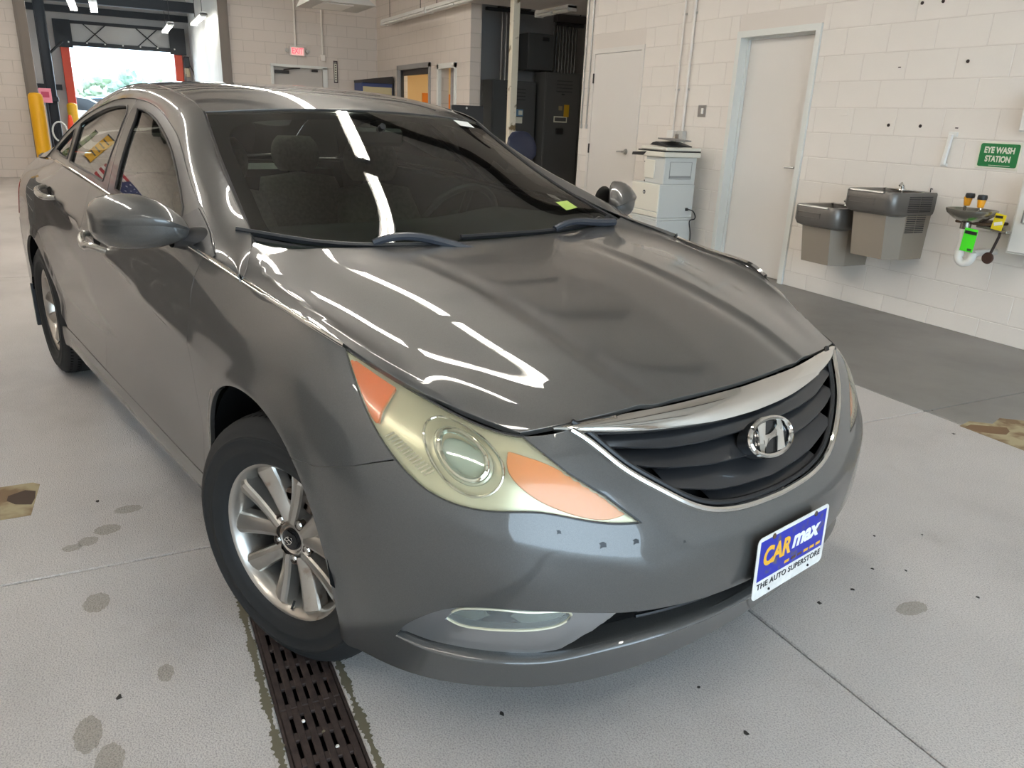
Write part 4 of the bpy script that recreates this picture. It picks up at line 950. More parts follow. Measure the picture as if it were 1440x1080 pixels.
def fog_and_intake(car):
    M = MATS
    loop = [(0., VU)]+INTAKE_UP[::-1]+INTAKE_LOW+[(0., VL)]
    ik = surf_object('lower_intake', trimmed(BODY, loop, step=.04, gap=-.004, flange=0, depth=.05, join=True), M['shell_black'], car, join=True)
    for k, z in enumerate((.330, .350)):
        ys = np.linspace(-.42, .42, 25); P = at_yz(ys, z+.02*np.abs(ys)/.4, .028); MB().tube(P, .0045, 6).build('intake_bar', M['black_plastic'], ik)
    # body-coloured lip inside the opening
    lens = uvl([(.566,.768,.378),(.592,.755,.406),(.62,.735,.416),(.661,.702,.421),(.716,.636,.418),(.748,.575,.407),(.744,.581,.392),(.72,.616,.373),(.675,.674,.366),(.622,.724,.362),(.587,.750,.365)])
    lens = dens(lens+lens[:1], 4)[:-1]
    bez = INTAKE_UP[:29]+uvl([(.792,.470,.392),(.774,.504,.358),(.751,.532,.327),(.715,.556,.288)])+INTAKE_LOW[:13][::-1]
    c = np.mean(lens, axis=0); fbowl = lamp_depth(.03, (c[0]+.01, c[1]), .06, .035)
    def dep(V, P):
            d = np.sqrt(((V[:, None]-np.array(resample(bez, .01))[None])**2).sum(2).min(1)); return .020-.016*np.clip(d/.03, 0, 1)+.012*np.clip((d-.028)/.02, 0, 1)
    for s in (-1, 1):
        fg = surf_object('fog_lamp_bezel', trimmed(BODY, inset(resample(bez, .02), .0015), [lens], step=.012, bstep=.008, gap=0, flange=.014, depth_fn=dep), M['bezel_silver'] if 'bezel_silver' in MATS else mat('bezel_silver', (.36, .36, .36, 1), .30, .75, coat=.7), car, s)
        surf_object('fog_lamp_bowl', trimmed(BODY, lens, step=.015, gap=0, flange=0, depth_fn=fbowl), M['lamp_bowl'], fg, s)
        surf_object('fog_lamp_lens', trimmed(BODY, lens, step=.02, gap=-.001, flange=.01, depth=.013), M['fog_lens'], fg, s)
        P = BODY([q[0] for q in resample(lens, .01)], [q[1] for q in resample(lens, .01)])-BODY.normal([q[0] for q in resample(lens, .01)], [q[1] for q in resample(lens, .01)])*.012
        MB().tube(P*np.array([1, s, 1]), .003, 6, closed=True).build('fog_lamp_rim', M['lamp_silver'], fg)
    # rounded ledge along the top of the lower lip
    lo = [(0., VL)]+INTAKE_LOW[::-1]+[INTAKE_UP[0]]; Q = resample(lo[:-1]+[lo[-1]], .02); P = np.array([BODY(*q)[0] for q in lo]); C = curve(P, 60); C = np.concatenate([C[::-1]*np.array([1, -1, 1]), C[1:]])
    rows = []
    for i_, p in enumerate(C):
        kf = min(1., min(i_, len(C)-1-i_)/9.)
        d = np.array([p[0]-.1, p[1], 0]); d /= np.linalg.norm(d); rows.append([p+(d*a+np.array([0, 0, h]))*(.25+.75*kf) for a, h in ((.002, -.012), (.008, -.004), (.004, .004), (-.020, .008), (-.06, .012))])
    MB().grid(rows).build('bumper_lip', M['car_paint'], car, 60)
def plate(car):
    M = MATS
    o = Vector((.882, .018, .418)); tilt = Matrix.Rotation(math.radians(-1.5), 4, 'X')
    W, H = .305, .160
    def rr(w, h, r, n=5):
        out = []
        for cx, cy, a0 in ((w/2-r, h/2-r, 0), (-w/2+r, h/2-r, 90), (-w/2+r, -h/2+r, 180), (w/2-r, -h/2+r, 270)):
            for k in range(n+1): a = math.radians(a0+90*k/n); out.append((cx+r*math.cos(a), cy+r*math.sin(a)))
        return out
    F = Matrix(((0, 0, 1, o.x), (1, 0, 0, o.y), (0, 1, 0, o.z), (0, 0, 0, 1))) @ Matrix.Rotation(math.radians(-2.0), 4, 'X')
    pl = MB().prism(rr(W, H, .014), -.0015, 0).xform(F).build('license_plate', M['plate_white'], car)
    MB().prism(rr(W-.05, H-.05, .01), -.022, -.001).xform(F).build('plate_bracket', M['black_plastic'], pl)
    blue = [(-W/2+.011, -.033), (W/2-.011, -.033), (W/2-.011, H/2-.010), (-W/2+.011, H/2-.010)]
    MB().prism(blue, 0, .0004).xform(F).build('plate_field', M['plate_blue'], pl)
    T = lambda x, y, z=.0005: F @ Matrix.Translation((x, y, z))
    place_text('plate_lettering', 'CAR', .062, M['plate_yellow'], pl, T(-.070, .022), width=.114, bold=.0025, shear=.12)
    place_text('plate_lettering', 'max', .062, M['ink_white'], pl, T(.052, .028), width=.124, bold=.0024, shear=.2)
    for k in range(6): MB().prism([(-.030+k*.028, -.023), (-.010+k*.028, -.023), (-.009+k*.028, -.016), (-.029+k*.028, -.016)], .0004, .0008).xform(F).build('plate_dash', M['plate_yellow'] if k not in (1, 2) else M['rust'], pl)
    place_text('plate_lettering', 'THE AUTO SUPERSTORE', .021, M['ink_black'], pl, T(0, -.049), width=.276, bold=.0004, spacing=1.1)
    for x, y, m_ in ((-.090, .070, 'rust'), (.090, .070, 'brake_steel'), (-.085, -.069, 'ink_black'), (.085, -.069, 'ink_black')):
        r = .007 if y > 0 else .0035
        MB().lathe([(0, .003), (r*.7, .003), (r, .001), (r, 0)], n=12).xform(T(x, y, .0)).build('plate_screw', M[m_], pl)
def mirrors(car):
    M = MATS
    # sections across y: centre x, centre z, half depth, half height
    S = [(.858,-.560,1.036,.022,.020),(.870,-.566,1.040,.040,.034),(.895,-.580,1.047,.060,.050),(.925,-.598,1.052,.076,.064),(.955,-.620,1.054,.086,.072),(.985,-.645,1.053,.090,.074),(1.015,-.670,1.051,.088,.071),(1.040,-.690,1.049,.080,.063),(1.056,-.706,1.048,.066,.050),(1.065,-.718,1.048,.040,.030)]
    for s in (-1, 1):
        rows = []
        for y, xc, zc, a, b in S:
            r = []
            for t in np.linspace(0, 2*math.pi, 29)[:-1]:
                c, sn = math.cos(t), math.sin(t)
                x = a*math.copysign(abs(c)**.85, c) if c > 0 else .75*a*math.copysign(abs(c)**.35, c)
                z = b*math.copysign(abs(sn)**.80, sn)
                if sn > 0: z *= 1-.22*max(c, 0)
                k_ = math.exp(-((z/b-.28)/.16)**2)*max(c, 0); x += .010*k_
                r.append((xc+x, s*y, zc+z))
            rows.append(r+[r[0]])
        mb = MB().grid(rows); k = len(mb.v); mb.add([tuple(np.mean(np.array(rows[0][:-1]), axis=0)), tuple(np.mean(np.array(rows[-1][:-1]), axis=0))], [])
        n = 29
        for i in range(28): mb.f.append((k, i, i+1)); mb.f.append((k+1, (len(S)-1)*n+i, (len(S)-1)*n+i+1))
        mr = mb.build('side_mirror', M['car_paint'], car, 70)
        # stalk
        rows = []
        for y, xc, zc, a, b in ((.800,-.545,1.002,.075,.040),(.835,-.555,1.004,.062,.036),(.865,-.575,1.008,.045,.030),(.895,-.590,1.012,.040,.028)):
            rows.append([(xc+a*math.cos(t), s*y, zc+b*math.sin(t)) for t in np.linspace(0, 2*math.pi, 21)])
        MB().grid(rows).build('mirror_stalk', M['black_plastic'], mr, 70)
        # mirror face, set into the rear of the shell
        f = MB(); ring = []
        for t in np.linspace(0, 2*math.pi, 32, endpoint=False): ring.append((-.715+.06*0-.30*(.955+.075*math.cos(t)-.955), s*(.955+.075*math.cos(t)), 1.049+.052*math.sin(t)))
        f.add([(-.715, s*.955, 1.049)]+ring, [(0, i+1, (i+1) % 32+1) for i in range(32)]); f.build('mirror_face', M['chrome'], mr)
def wheels(car):
    M = MATS
    # tyre section (radius, offset outward)
    half = .103
    prof = [(.206,.070),(.212,.088),(.225,.098),(.244,.1035),(.247,.1055),(.252,.1055),(.255,.104),(.280,.1038),(.283,.1058),(.288,.1052),(.291,.1018),(.300,.098),(.316,.089),(.326,.078),(.3305,.062),(.3325,.045),(.3325,.030),(.3265,.028),(.3265,.022),(.3328,.020),(.3332,0)]
    full = prof+[(r, -o) for r, o in prof[-2::-1]]
    def make_wheel():
        root = MB().lathe(full, axis='y', n=72).build('tyre', M['rubber'], None, 40)
        # tread grooves: angled sipes along the shoulder
        b = MB()
        for k in range(90):
            a = 2*math.pi*k/90
            for o0, o1, sk in ((.030, .075, .03), (-.075, -.030, -.03)):
                P = []
                for (o, da, r) in ((o0, 0, .3338), (o1, sk, .3278+.001)):
                    for w in (-.004, .004): P.append((r*math.sin(a+da+w/.33), o, r*math.cos(a+da+w/.33)))
                b.add(P, [(0, 1, 3, 2)])
        b.build('tread', M['shell_black'], root)['kind'] = 'stuff'
        # rim barrel and lip
        lip = [(.1985,-.09),(.190,-.05),(.188,.02),(.190,.050),(.197,.066),(.203,.078),(.2085,.083),(.2150,.086),(.2165,.082),(.213,.074)]
        rim = MB().lathe(lip, axis='y', n=72).build('rim', M['alloy'], root, 50)
        # ten spokes in five pairs
        for k in range(5):
            for side in (-1, 1):
                a0 = 2*math.pi*k/5+.10; A = np.array([.050*math.sin(a0+side*.50), .050*math.cos(a0+side*.50)]); E = np.array([.203*math.sin(a0+side*.265), .203*math.cos(a0+side*.265)])
                dr = (E-A)/np.linalg.norm(E-A); tx = np.array([dr[1], -dr[0]])*side; rows = []      # tx points away from the pair's slot
                for t in np.linspace(0, 1, 12):
                    c = A+(E-A)*t; wi = .0165+.003*t; wo = .021+.017*t**1.3+.006*max(0, 1-4*t); y0 = .060-.004*math.sin(math.pi*t)+.018*t
                    if t > .9: y0 -= .010*(t-.9)/.1
                    rows.append([(c[0]+tx[0]*w, y0+h, c[1]+tx[1]*w) for w, h in ((-wi-.001, -.042), (-wi, -.006), (-wi*.75, -.001), (-wi*.2, .003), (wo*.35, -.001), (wo*.9, -.012), (wo, -.018), (wo+.001, -.042))])
                MB().grid(rows).build('spoke', M['alloy'], rim, 24)
        hub = MB().lathe([(.0, .050), (.034, .052), (.040, .058), (.062, .050), (.070, .035), (.072, -.02)], axis='y', n=40).build('hub', M['alloy'], rim, 40)
        for k in range(5):
            a = 2*math.pi*k/5+.10; c = (.057*math.sin(a), .0, .057*math.cos(a))
            MB().lathe([(.0155, .057), (.0125, .057), (.0115, .040), (0, .040)], (c[0], 0, c[2]), 'y', 20).build('lug_pocket', M['brake_steel'], rim, 40)
            MB().lathe([(0, .056), (.006, .056), (.0095, .052), (.0095, .036)], (c[0], 0, c[2]), 'y', 6).build('lug_nut', M['chrome'], rim, 25)
        cap = MB().lathe([(0, .0655), (.020, .065), (.027, .0625), (.0295, .057), (.0295, .045)], axis='y', n=36).build('center_cap', M['gloss_black'], rim, 40)
        ring = [(.0165*math.cos(a), .067, .0095*math.sin(a)) for a in np.linspace(0, 2*math.pi, 28, endpoint=False)]
        e = MB().tube(ring, .0010, 6, closed=True)
        for sg in (-1, 1): e.tube([(sg*.006-.0035, .067, -.0075), (sg*.006+.0035, .067, .0075)], .0013, 6)
        e.tube([(-.006, .067, -.001), (.006, .067, .001)], .0013, 6); e.build('cap_badge', M['chrome'], rim)
        MB().lathe([(0, .012), (.060, .012), (.066, .004), (.140, .004), (.140, -.018), (.066, -.018)], axis='y', n=48).build('brake_disc', M['brake_steel'], rim, 40)
        b = MB()
        for a in np.linspace(1.9, 2.75, 8)[:-1]: b.box((.115*math.cos(a), .012, .115*math.sin(a)), (.035, .07, .05), Matrix.Rotation(-a, 3, 'Y'), .008)
        b.build('brake_caliper', M['brake_steel'], rim)
        MB().lathe([(.19, -.02), (.15, -.045), (.0, -.05)], axis='y', n=40).build('wheel_back', M['shell_black'], rim)
        MB().cyl((.10, .060, -.150), (.107, .075, -.166), .003, 8).build('valve_stem', M['rubber'], rim)
        return root
    proto = make_wheel()
    spots = [(0, -.7985, math.pi+.29383, .60), (0, .7985, .29383, 0), (-2.795, -.7985, math.pi, .35), (-2.795, .7985, 0, 0)]
    kids = list(proto.children)
    for i, (x, y, rz, spin) in enumerate(spots):
        if i == 0: w = proto
        else:
            w = proto.copy(); COL.objects.link(w)
            for ch in kids:
                q = ch.copy(); COL.objects.link(q); q.parent = w
                for g in ch.children: d = g.copy(); COL.objects.link(d); d.parent = q
        w.parent = car; w.location = (x, y, .3338); w.rotation_mode = 'XYZ'
        w.matrix_local = Matrix.Translation((x, y, .3338)) @ Matrix.Rotation(rz, 4, 'Z') @ Matrix.Rotation(spin, 4, 'Y')
    for s in (-1, 1):                                           # mud flap behind each rear wheel
        MB().prism([(-3.17, .17), (-3.20, .17), (-3.215, .40), (-3.19, .40)], s*.70, s*.905, 'y').build('mud_flap', M['black_plastic'], car)
def wipers(car):
    M = MATS; W = WIND
    cowl = W(np.full(31, W.u0-.0), np.linspace(W.v0, W.v1, 31)); rows = []
    for p in cowl: rows.append([p+np.array([.06, 0, -.045]), p+np.array([.03, 0, -.028]), p+np.array([-.01, 0, -.006]), p+np.array([-.045, 0, .022])])
    cw = MB().grid(rows).build('cowl', M['black_plastic'], car)
    vm = (W.v0+W.v1)/2
    def on(y, w, h=.0): 
        q = W(W.u0+(W.u1-W.u0)*w, vm+y)[0]; n = -W.normal(W.u0+(W.u1-W.u0)*w, vm+y)[0]; return q+n*h
    for (ya, wa, yb, wb, yp, wp) in ((-.70, .085, -.13, .045, -.08, -.01), (-.08, .075, .58, .065, .60, -.01)):
        ys = np.linspace(ya, yb, 14); ws = np.linspace(wa, wb, 14)
        bl = MB().tube([on(y, w, .012) for y, w in zip(ys, ws)], .008, 6).build('wiper_blade', M['black_plastic'], car)
        MB().tube([on(y, w, .005) for y, w in zip(ys, ws)], .005, 6).build('wiper_rubber', M['rubber'], bl)
        ym, wm = (ya+yb)/2+.06, (wa+wb)/2
        arm = curve([on(ym, wm, .016), on(ym+.04, wm, .032), on((ym+yp)/2+.05, (wm+wp)/2+.012, .026), on(yp, wp, .018)], 14)
        MB().tube(arm, list(np.linspace(.011, .016, 14)), 8).build('wiper_arm', M['wiper_grey'] if 'wiper_grey' in MATS else mat('wiper_grey', (.03, .035, .045, 1), .4), bl)
def cabin(car):
    M = MATS
    # dashboard
    rows = []
    for y in np.linspace(-.70, .70, 17): rows.append([(-.36-.06*(y/.7)**2, y, .945), (-.55, y, 1.0), (-.72, y, 1.005+.03*math.exp(-((y-.36)/.18)**2)), (-.86, y, .955), (-.90, y, .80), (-.86, y, .55)])
    d = MB().grid(rows).build('dashboard', M['interior_dark'], car)
    MB().box((-.83, 0, .80), (.10, .28, .30), None, .02).build('centre_console', M['interior_dark'], d)
    # steering wheel
    c = np.array([-.98, .37, .93]); n = np.array([-.85, 0, .45]); n /= np.linalg.norm(n); ex = np.array([0, 1, 0.]); ey = np.cross(n, ex)
    sw = MB().tube([c+.185*(math.cos(a)*ex+math.sin(a)*ey) for a in np.linspace(0, 2*math.pi, 36, endpoint=False)], .015, 8, closed=True)
    for a in (0.1, math.pi-.1, -math.pi/2): sw.tube([c, c+.18*(math.cos(a)*ex+math.sin(a)*ey)], .016, 8)
    sw.lathe([(0, .03), (.05, .025), (.065, 0), (.05, -.03)], tuple(c), 'x', 20); sw.tube([c, c-n*.25], .03, 8); sw.build('steering_wheel', M['interior_dark'], car)
    # inside mirror
    MB().box((-.99, .0, 1.275), (.03, .22, .065), None, .014).build('inside_mirror', M['black_plastic'], car)
    MB().cyl((-.98, 0, 1.30), (-.95, 0, 1.315), .012).build('mirror_mount', M['black_plastic'], car)
    def seat(x, y, w, back=1.02, hd=True):
        b = MB(); b.box((x+.22, y, .50), (.52, w, .20), Matrix.Rotation(-.12, 3, 'Y'), .06)
        st = b.build('seat', M['seat_cloth'], car)
        rows = []
        for t in np.linspace(0, 1, 9):
            z = .52+(back-.52)*t; xc = x-.02-.20*t; ww = w/2*(1-.28*t**2.2); th = .085-.03*t
            rows.append([(xc+th*math.copysign(abs(math.cos(a))**.6, math.cos(a)), y+ww*math.copysign(abs(math.sin(a))**.5, math.sin(a)), z) for a in np.linspace(0, 2*math.pi, 25)])
        mb = MB().grid(rows); k = len(mb.v); mb.add([tuple(np.mean(rows[-1][:-1], axis=0)+np.array([0, 0, .03]))], []); mb.f += [(k, 8*25+i, 8*25+i+1) for i in range(24)]
        mb.build('seat_back', M['seat_cloth'], st, 60)
        if hd:
            hb = MB(); rows = []
            for t in np.linspace(0, 1, 8):
                z = back+.035+.185*t; f = math.sin(math.pi*(.10+.82*t))**.28; rows.append([(x-.235-.02*t+.055*f*math.cos(a), y+.140*f*math.copysign(abs(math.sin(a))**.5, math.sin(a)), z) for a in np.linspace(0, 2*math.pi, 21)])
            hb.grid(rows); k = len(hb.v); hb.add([tuple(np.mean(rows[-1][:-1], axis=0))], []); hb.f += [(k, 7*21+i, 7*21+i+1) for i in range(20)]; hb.build('headrest', M['seat_cloth'], st, 60)
            MB().tube([(x-.235, y-.05, back-.02), (x-.235, y-.05, back+.08)], .007, 8).tube([(x-.235, y+.05, back-.02), (x-.235, y+.05, back+.08)], .007, 8).build('headrest_post', M['chrome'], st)
    seat(-1.45, .37, .50); seat(-1.45, -.37, .50)
    seat(-2.35, .40, .60, 1.0); seat(-2.35, -.40, .60, 1.0)
    MB().box((-2.85, 0, 1.02), (.5, 1.25, .04)).build('parcel_shelf', M['interior_dark'], car)
    MB().box((-1.6, 0, .36), (2.6, 1.5, .06)).build('cabin_floor', M['interior_dark'], car)
    for s in (-1, 1):
        rows = [[(x, s*(belt_at(np.array(x))[1]-.03), belt_at(np.array(x))[2]-.012), (x, s*(belt_at(np.array(x))[1]-.075), belt_at(np.array(x))[2]-.02), (x, s*.77, .8), (x, s*.79, .4)] for x in np.linspace(-.5, -2.7, 20)]
        MB().grid(rows).build('door_trim', M['interior_dark'], car)
    rows = [[ROOF(u, v)[0]-np.array([0, 0, .03]) for v in np.linspace(ROOF.v0+.04, ROOF.v1-.04, 9)] for u in np.linspace(.03, ROOF.u1-.03, 12)]
    MB().grid(rows).build('headliner', M['seat_cloth'], car)
CAR = build_car()
# ---------------------------------------------------------------- lights
def fluorescent(x0, x1, y, z, label, group=None, glow='tube_glow', rods=None, cover=True):
    t = empty('fluorescent_light', label, 'light', ((x0+x1)/2, y, z), 0, group); L = x1-x0
    MB().prism([(-.075, .0), (-.06, .055), (.06, .055), (.075, .0)], -L/2, L/2, 'x').build('housing', MATS['white_enamel'], t, smooth=0)
    for yy in (-.035, .035):
        for e in (-1, 1): MB().cyl((e*(L/2-.03), yy, -.018), (e*.03, yy, -.018), .019, 12).build('tube', MATS[glow], t)
    for e in (-1, 1): MB().box((e*(L/2-.012), 0, -.005), (.024, .15, .075), None, .004).build('end_cap', MATS['white_enamel'], t, smooth=0)
    if rods:
        for xx in (-L*.35, L*.35): MB().cyl((xx, 0, .05), (xx, 0, rods-z), .006, 6).build('rod', MATS['dark_steel'], t)
    return t
ROW = 'fluorescent lights hung in rows under the bay ceiling'
for y in (-3.68, -7.0):
    for x0, x1 in ((3.6, 6.0), (.62, 2.28), (-1.97, .43), (-4.8, -2.4), (-7.6, -5.2), (-10.6, -8.2)):
        fluorescent(x0, x1, y, 3.62, 'white twin-tube fluorescent light hung from the bay ceiling', ROW, rods=CEIL-.19)
fluorescent(-10.85, -8.45, -.58, 2.98, 'unlit fluorescent light hanging along the office wall over the corner window', None, 'white_enamel', 3.9)
fluorescent(-8.40, -6.0, -.58, 2.98, 'unlit fluorescent light hanging along the office wall over the doorway', None, 'white_enamel', 3.9)
fluorescent(-6.6, -5.6, .52, 2.86, 'unlit fluorescent light under the soffit of the electrical alcove', None, 'white_enamel')
def hanging_unit():
    t = empty('ceiling_heater', 'white flat heater panel hung high in front of the exit door', 'heater', (-9.1, -1.95, 2.98))
    MB().prism([(-.52, 0), (.52, 0), (.30, .16), (-.44, .16)], -.6, .55, 'x').build('casing', MATS['grey_enamel'], t, smooth=0)
    MB().box((.0, -.05, -.006), (.8, .5, .012), None, .003).build('grille_panel', MATS['white_enamel'], t, smooth=0)
    for yy in (-.3, .25): MB().cyl((0, yy, .15), (0, yy, 1.1), .008, 6).build('rod', MATS['dark_steel'], t)
hanging_unit()
# ---------------------------------------------------------------- things on the block wall
def wall_small():
    for x, z, lab in ((.44, 2.285, 0), (.61, 2.28, 0), (.90, 1.87, 0), (.35, 1.43, 0), (.63, 1.43, 0)):
        b = MB().lathe([(0, -.012), (.007, -.011), (.012, -.006), (.013, .002)], (x, 0, z), 'y', 8); o = b.build('anchor_bolt', MATS['cast_iron'], None)
        tag(o, 'rusty anchor stub left in the painted block wall', 'bolt', 'rusty anchor stubs in the block wall')
    for x, z in ((.35, 1.85), (.925, 1.425)):
        tag(MB().box((x, -.001, z), (.022, .006, .007), None, .001).build('wall_scar', MATS['cast_iron'], None), 'short dark screw scar in the painted block wall', 'scar', 'dark screw scars in the block wall')
    t = empty('wall_bracket', 'white angled bar bracket fixed above the drinking fountains', 'bracket', (.90, 0, 1.28))
    MB().box((.012, -.004, .10), (.07, .010, .035), None, .003).build('top_plate', MATS['white_enamel'], t); MB().box((-.012, -.004, -.112), (.055, .010, .022), None, .003).build('foot_plate', MATS['white_enamel'], t)
    MB().box((0, -.02, -.005), (.028, .024, .215), Matrix.Rotation(.09, 3, 'Y'), .003).build('bar', MATS['white_enamel'], t)
    t = tag(MB().box((-.1, -.002, 1.52), (.075, .006, .055), None, .002).build('blank_plate', MATS['block_paint'], None), 'painted-over blank cover plate on the block wall', 'cover plate')
    t = empty('light_switch', 'small steel switch plate between the conduits and the deep door', 'switch', (-1.91, 0, 1.51))
    MB().box((0, -.004, 0), (.12, .010, .115), None, .003).build('plate', MATS['steel'], t); MB().box((.015, -.012, 0), (.03, .012, .055), None, .003).build('rocker', MATS['white_enamel'], t)
    # conduits down to the outlet boxes behind the copier
    for x, lab in ((-2.34, 'thin painted conduit running down to the outlet nearest the alcove door'), (-2.175, 'thicker painted conduit running down to the outlet behind the copier')):
        t = empty('conduit', lab, 'conduit', (x, 0, 0)); r = .011 if x < -2.2 else .016
        MB().cyl((0, -.022, 1.30), (0, -.022, 4.08), r, 12).build('pipe', MATS['block_paint'], t)
        for z in (1.72, 2.45, 3.2): MB().box((0, -.012, z), (.07, .012, .02), None, .003).build('strap', MATS['grey_enamel'], t)
        MB().box((0, -.028, 1.25), (.11, .056, .115), None, .006).build('outlet_box', MATS['white_enamel'] if x < -2.2 else MATS['grey_enamel'], t)
        if x > -2.2: MB().box((-.025, -.06, 1.245), (.06, .012, .06), None, .004).build('outlet_cover', MATS['steel'], t)
    for x, lab in ((-4.27, 'thin steel conduit at the corner of the block wall'), (-4.145, 'thin steel conduit beside the frame of the flush door')):
        t = empty('conduit', lab, 'conduit', (x, 0, 0)); MB().cyl((0, -.014, 1.32), (0, -.014, 4.08), .009, 10).build('pipe', MATS['steel'], t); MB().box((0, -.012, 1.30), (.035, .024, .05), None, .004).build('end_fitting', MATS['grey_enamel'], t)
    # eye wash sign
    t = empty('safety_sign', 'green eye wash station sign with white lettering', 'sign', (1.28, 0, 1.255))
    MB().box((0, -.003, 0), (.30, .006, .178), None, .002).build('backing', mat('sign_white', srgb(226, 224, 206), .4), t, smooth=0)
    def rr(w, h, r): 
        out = []
        for cx, cy, a0 in ((w/2-r, h/2-r, 0), (-w/2+r, h/2-r, 90), (-w/2+r, -h/2+r, 180), (w/2-r, -h/2+r, 270)):
            for k in range(5): a = math.radians(a0+22.5*k); out.append((cx+r*math.cos(a), cy+r*math.sin(a)))
        return out
    MB().prism(rr(.276, .154, .014), -.0075, -.005, 'y').build('green_field', mat('sign_green', srgb(24, 120, 62), .4), t, smooth=0)
    F = Matrix(((1, 0, 0, 0), (0, 0, -1, -.008), (0, 1, 0, 0), (0, 0, 0, 1)))
    place_text('lettering', 'EYE WASH', .055, MATS['sign_white'], t, F @ Matrix.Translation((0, .032, 0)), width=.212, bold=.0022)
    place_text('lettering', 'STATION', .055, MATS['sign_white'], t, F @ Matrix.Translation((0, -.026, 0)), width=.178, bold=.0022)
    MB().box((.02, -.0080, -.067), (.15, .001, .003)).build('print_line', MATS['sign_white'], t, smooth=0)
    # white cabinet and small box at the frame's edge
    t = empty('first_aid_cabinet', 'white steel wall cabinet with a bar handle beside the eyewash', 'cabinet', (1.80, 0, .89))
    MB().box((0, -.075, 0), (.46, .15, .50), None, .006).build('body', MATS['white_enamel'], t, smooth=0); dr = MB().box((.005, -.154, 0), (.44, .012, .475), None, .004).build('door', MATS['white_enamel'], t, smooth=0)
    MB().tube([(-.15, -.16, .045), (-.15, -.182, .04), (-.15, -.182, -.04), (-.15, -.16, -.045)], .006, 8).build('handle', MATS['steel'], dr); MB().lathe([(0, -.166), (.006, -.165), (.007, -.16)], (-.20, 0, .225), 'y', 10).build('screw', MATS['dark_steel'], dr)
    MB().box((-.03, -.161, -.115), (.10, .002, .05)).build('red_label', mat('label_red', srgb(170, 40, 44), .5), dr, smooth=0)
    t = empty('wall_box', 'white plastic dispenser box above the green sign', 'box', (1.55, 0, 1.53)); MB().box((0, -.055, 0), (.24, .11, .24), None, .012).build('casing', MATS['white_enamel'], t); MB().box((0, -.112, -.02), (.16, .004, .12), None, .002).build('window', MATS['grey_enamel'], t)
wall_small()
def fountain(x0, z1, zb, label, vents):
    """wall-hung drinking fountain: stainless basin over a taupe cabinet"""
    W = .455; D = .47; t = empty('drinking_fountain', label, 'fountain', (x0+W/2, 0, zb))
    g = mat('fountain_grey', srgb(112, 108, 103), .32, .45); tp = mat('fountain_taupe', srgb(143, 132, 118), .45); H = z1-zb
    # basin: outline with rounded front corners
    def outline(w, d, r, n=6):
        P = [(-w/2, 0)]
        for k in range(n+1): a = math.pi+k*math.pi/2/n; P.append((-w/2+r+r*math.cos(a), -d+r+r*math.sin(a)))
        for k in range(n+1): a = 1.5*math.pi+k*math.pi/2/n; P.append((w/2-r+r*math.cos(a), -d+r+r*math.sin(a)))
        return P+[(w/2, 0)]
    rows = []
    for (w, d, z) in ((W-.05, D-.075, H-.175), (W-.012, D-.02, H-.155), (W, D, H-.120), (W, D, H-.012), (W-.012, D-.006, H), (W-.07, D-.05, H), (W-.10, D-.07, H-.010), (W-.16, D-.12, H-.045), (W-.26, D-.2, H-.052)):
        o = outline(w, d, .075); rows.append([(p[0], p[1] if p[1] < 0 or z < H else p[1]-.0, z) for p in o])
    rows = [[(q[0], q[1]-(.075 if k >= 5 and q[1] > -.01 else 0), q[2]) for q in r] for k, r in enumerate(rows)]
    b = MB().grid(rows); n = len(rows[0]); k = len(rows)-1; b.f.append(tuple(k*n+i for i in range(n))); b.f.append(tuple(range(n)))
    b.add([(-W/2+.03, 0, H-.001), (W/2-.03, 0, H-.001), (W/2-.04, -.08, H-.001), (-W/2+.04, -.08, H-.001)], [(0, 1, 2, 3)])
    b.build('basin', g, t, 40)
    MB().tube([(-W/2+.06, -D+.004, H-.008), (W/2-.09, -D+.002, H-.008)], .010, 8).build('rim', MATS['steel'], t)
    for xx, ww in ((-.05, .24), (.16, .0)):
        if ww: MB().tube([(xx-ww/2, -D-.001, H-.055), (xx+ww/2, -D-.001, H-.055), (xx+ww/2, -D-.001, H-.093), (xx-ww/2, -D-.001, H-.093)], .004, 6, closed=True).build('push_bar', g, t)
    # cabinet below, drawn in from the basin
    P0 = [(-W/2+.075, 0), (-W/2+.075, -D+.06), (W/2-.085, -D+.06), (W/2-.018, -D+.19), (W/2-.018, 0)]; P1 = [(-W/2+.085, 0), (-W/2+.085, -D+.10), (W/2-.085, -D+.10), (W/2-.03, -D+.22), (W/2-.03, 0)]
    b = MB(); m = len(P0); b.add([(p[0], p[1], H-.15) for p in P0]+[(p[0], p[1], 0) for p in P1], [tuple(range(m)), tuple(range(m, 2*m))[::-1]]+[(i, (i+1) % m, m+(i+1) % m, m+i) for i in range(m)])
    b.build('cabinet', tp, t, 20)
    bub = MB().tube([(-.02, -.07, H-.02), (-.02, -.075, H+.03), (-.02, -.095, H+.045), (-.02, -.115, H+.030)], [.011, .013, .013, .009], 10); bub.lathe([(0, -.004), (.03, -.004), (.028, .006), (.016, .012)], (-.02, -.072, H), 'z', 16); bub.build('bubbler', MATS['chrome'], t)
    if vents:
        for (y0, y1, z0, z1_, nn, inset_) in ((-.05, -.30, H-.135, H-.030, 9, .0025), (-.06, -.26, H-.29, H-.165, 10, -.0165)):
            for k in range(nn):
                z = z0+(z1_-z0)*k/(nn-1)
                for a, c in ((y0, (y0+y1)/2+.006), ((y0+y1)/2-.006, y1)): MB().box((W/2+inset_, (a+c)/2, z), (.004, abs(c-a), .0055)).build('vent_slot', MATS['black_steel'], t, smooth=0)
        MB().tube([(W/2-.05, -.02, H), (W/2-.05, -.022, H+.03), (W/2-.03, -.03, H+.025)], .004, 6).build('clip', MATS['dark_steel'], t)
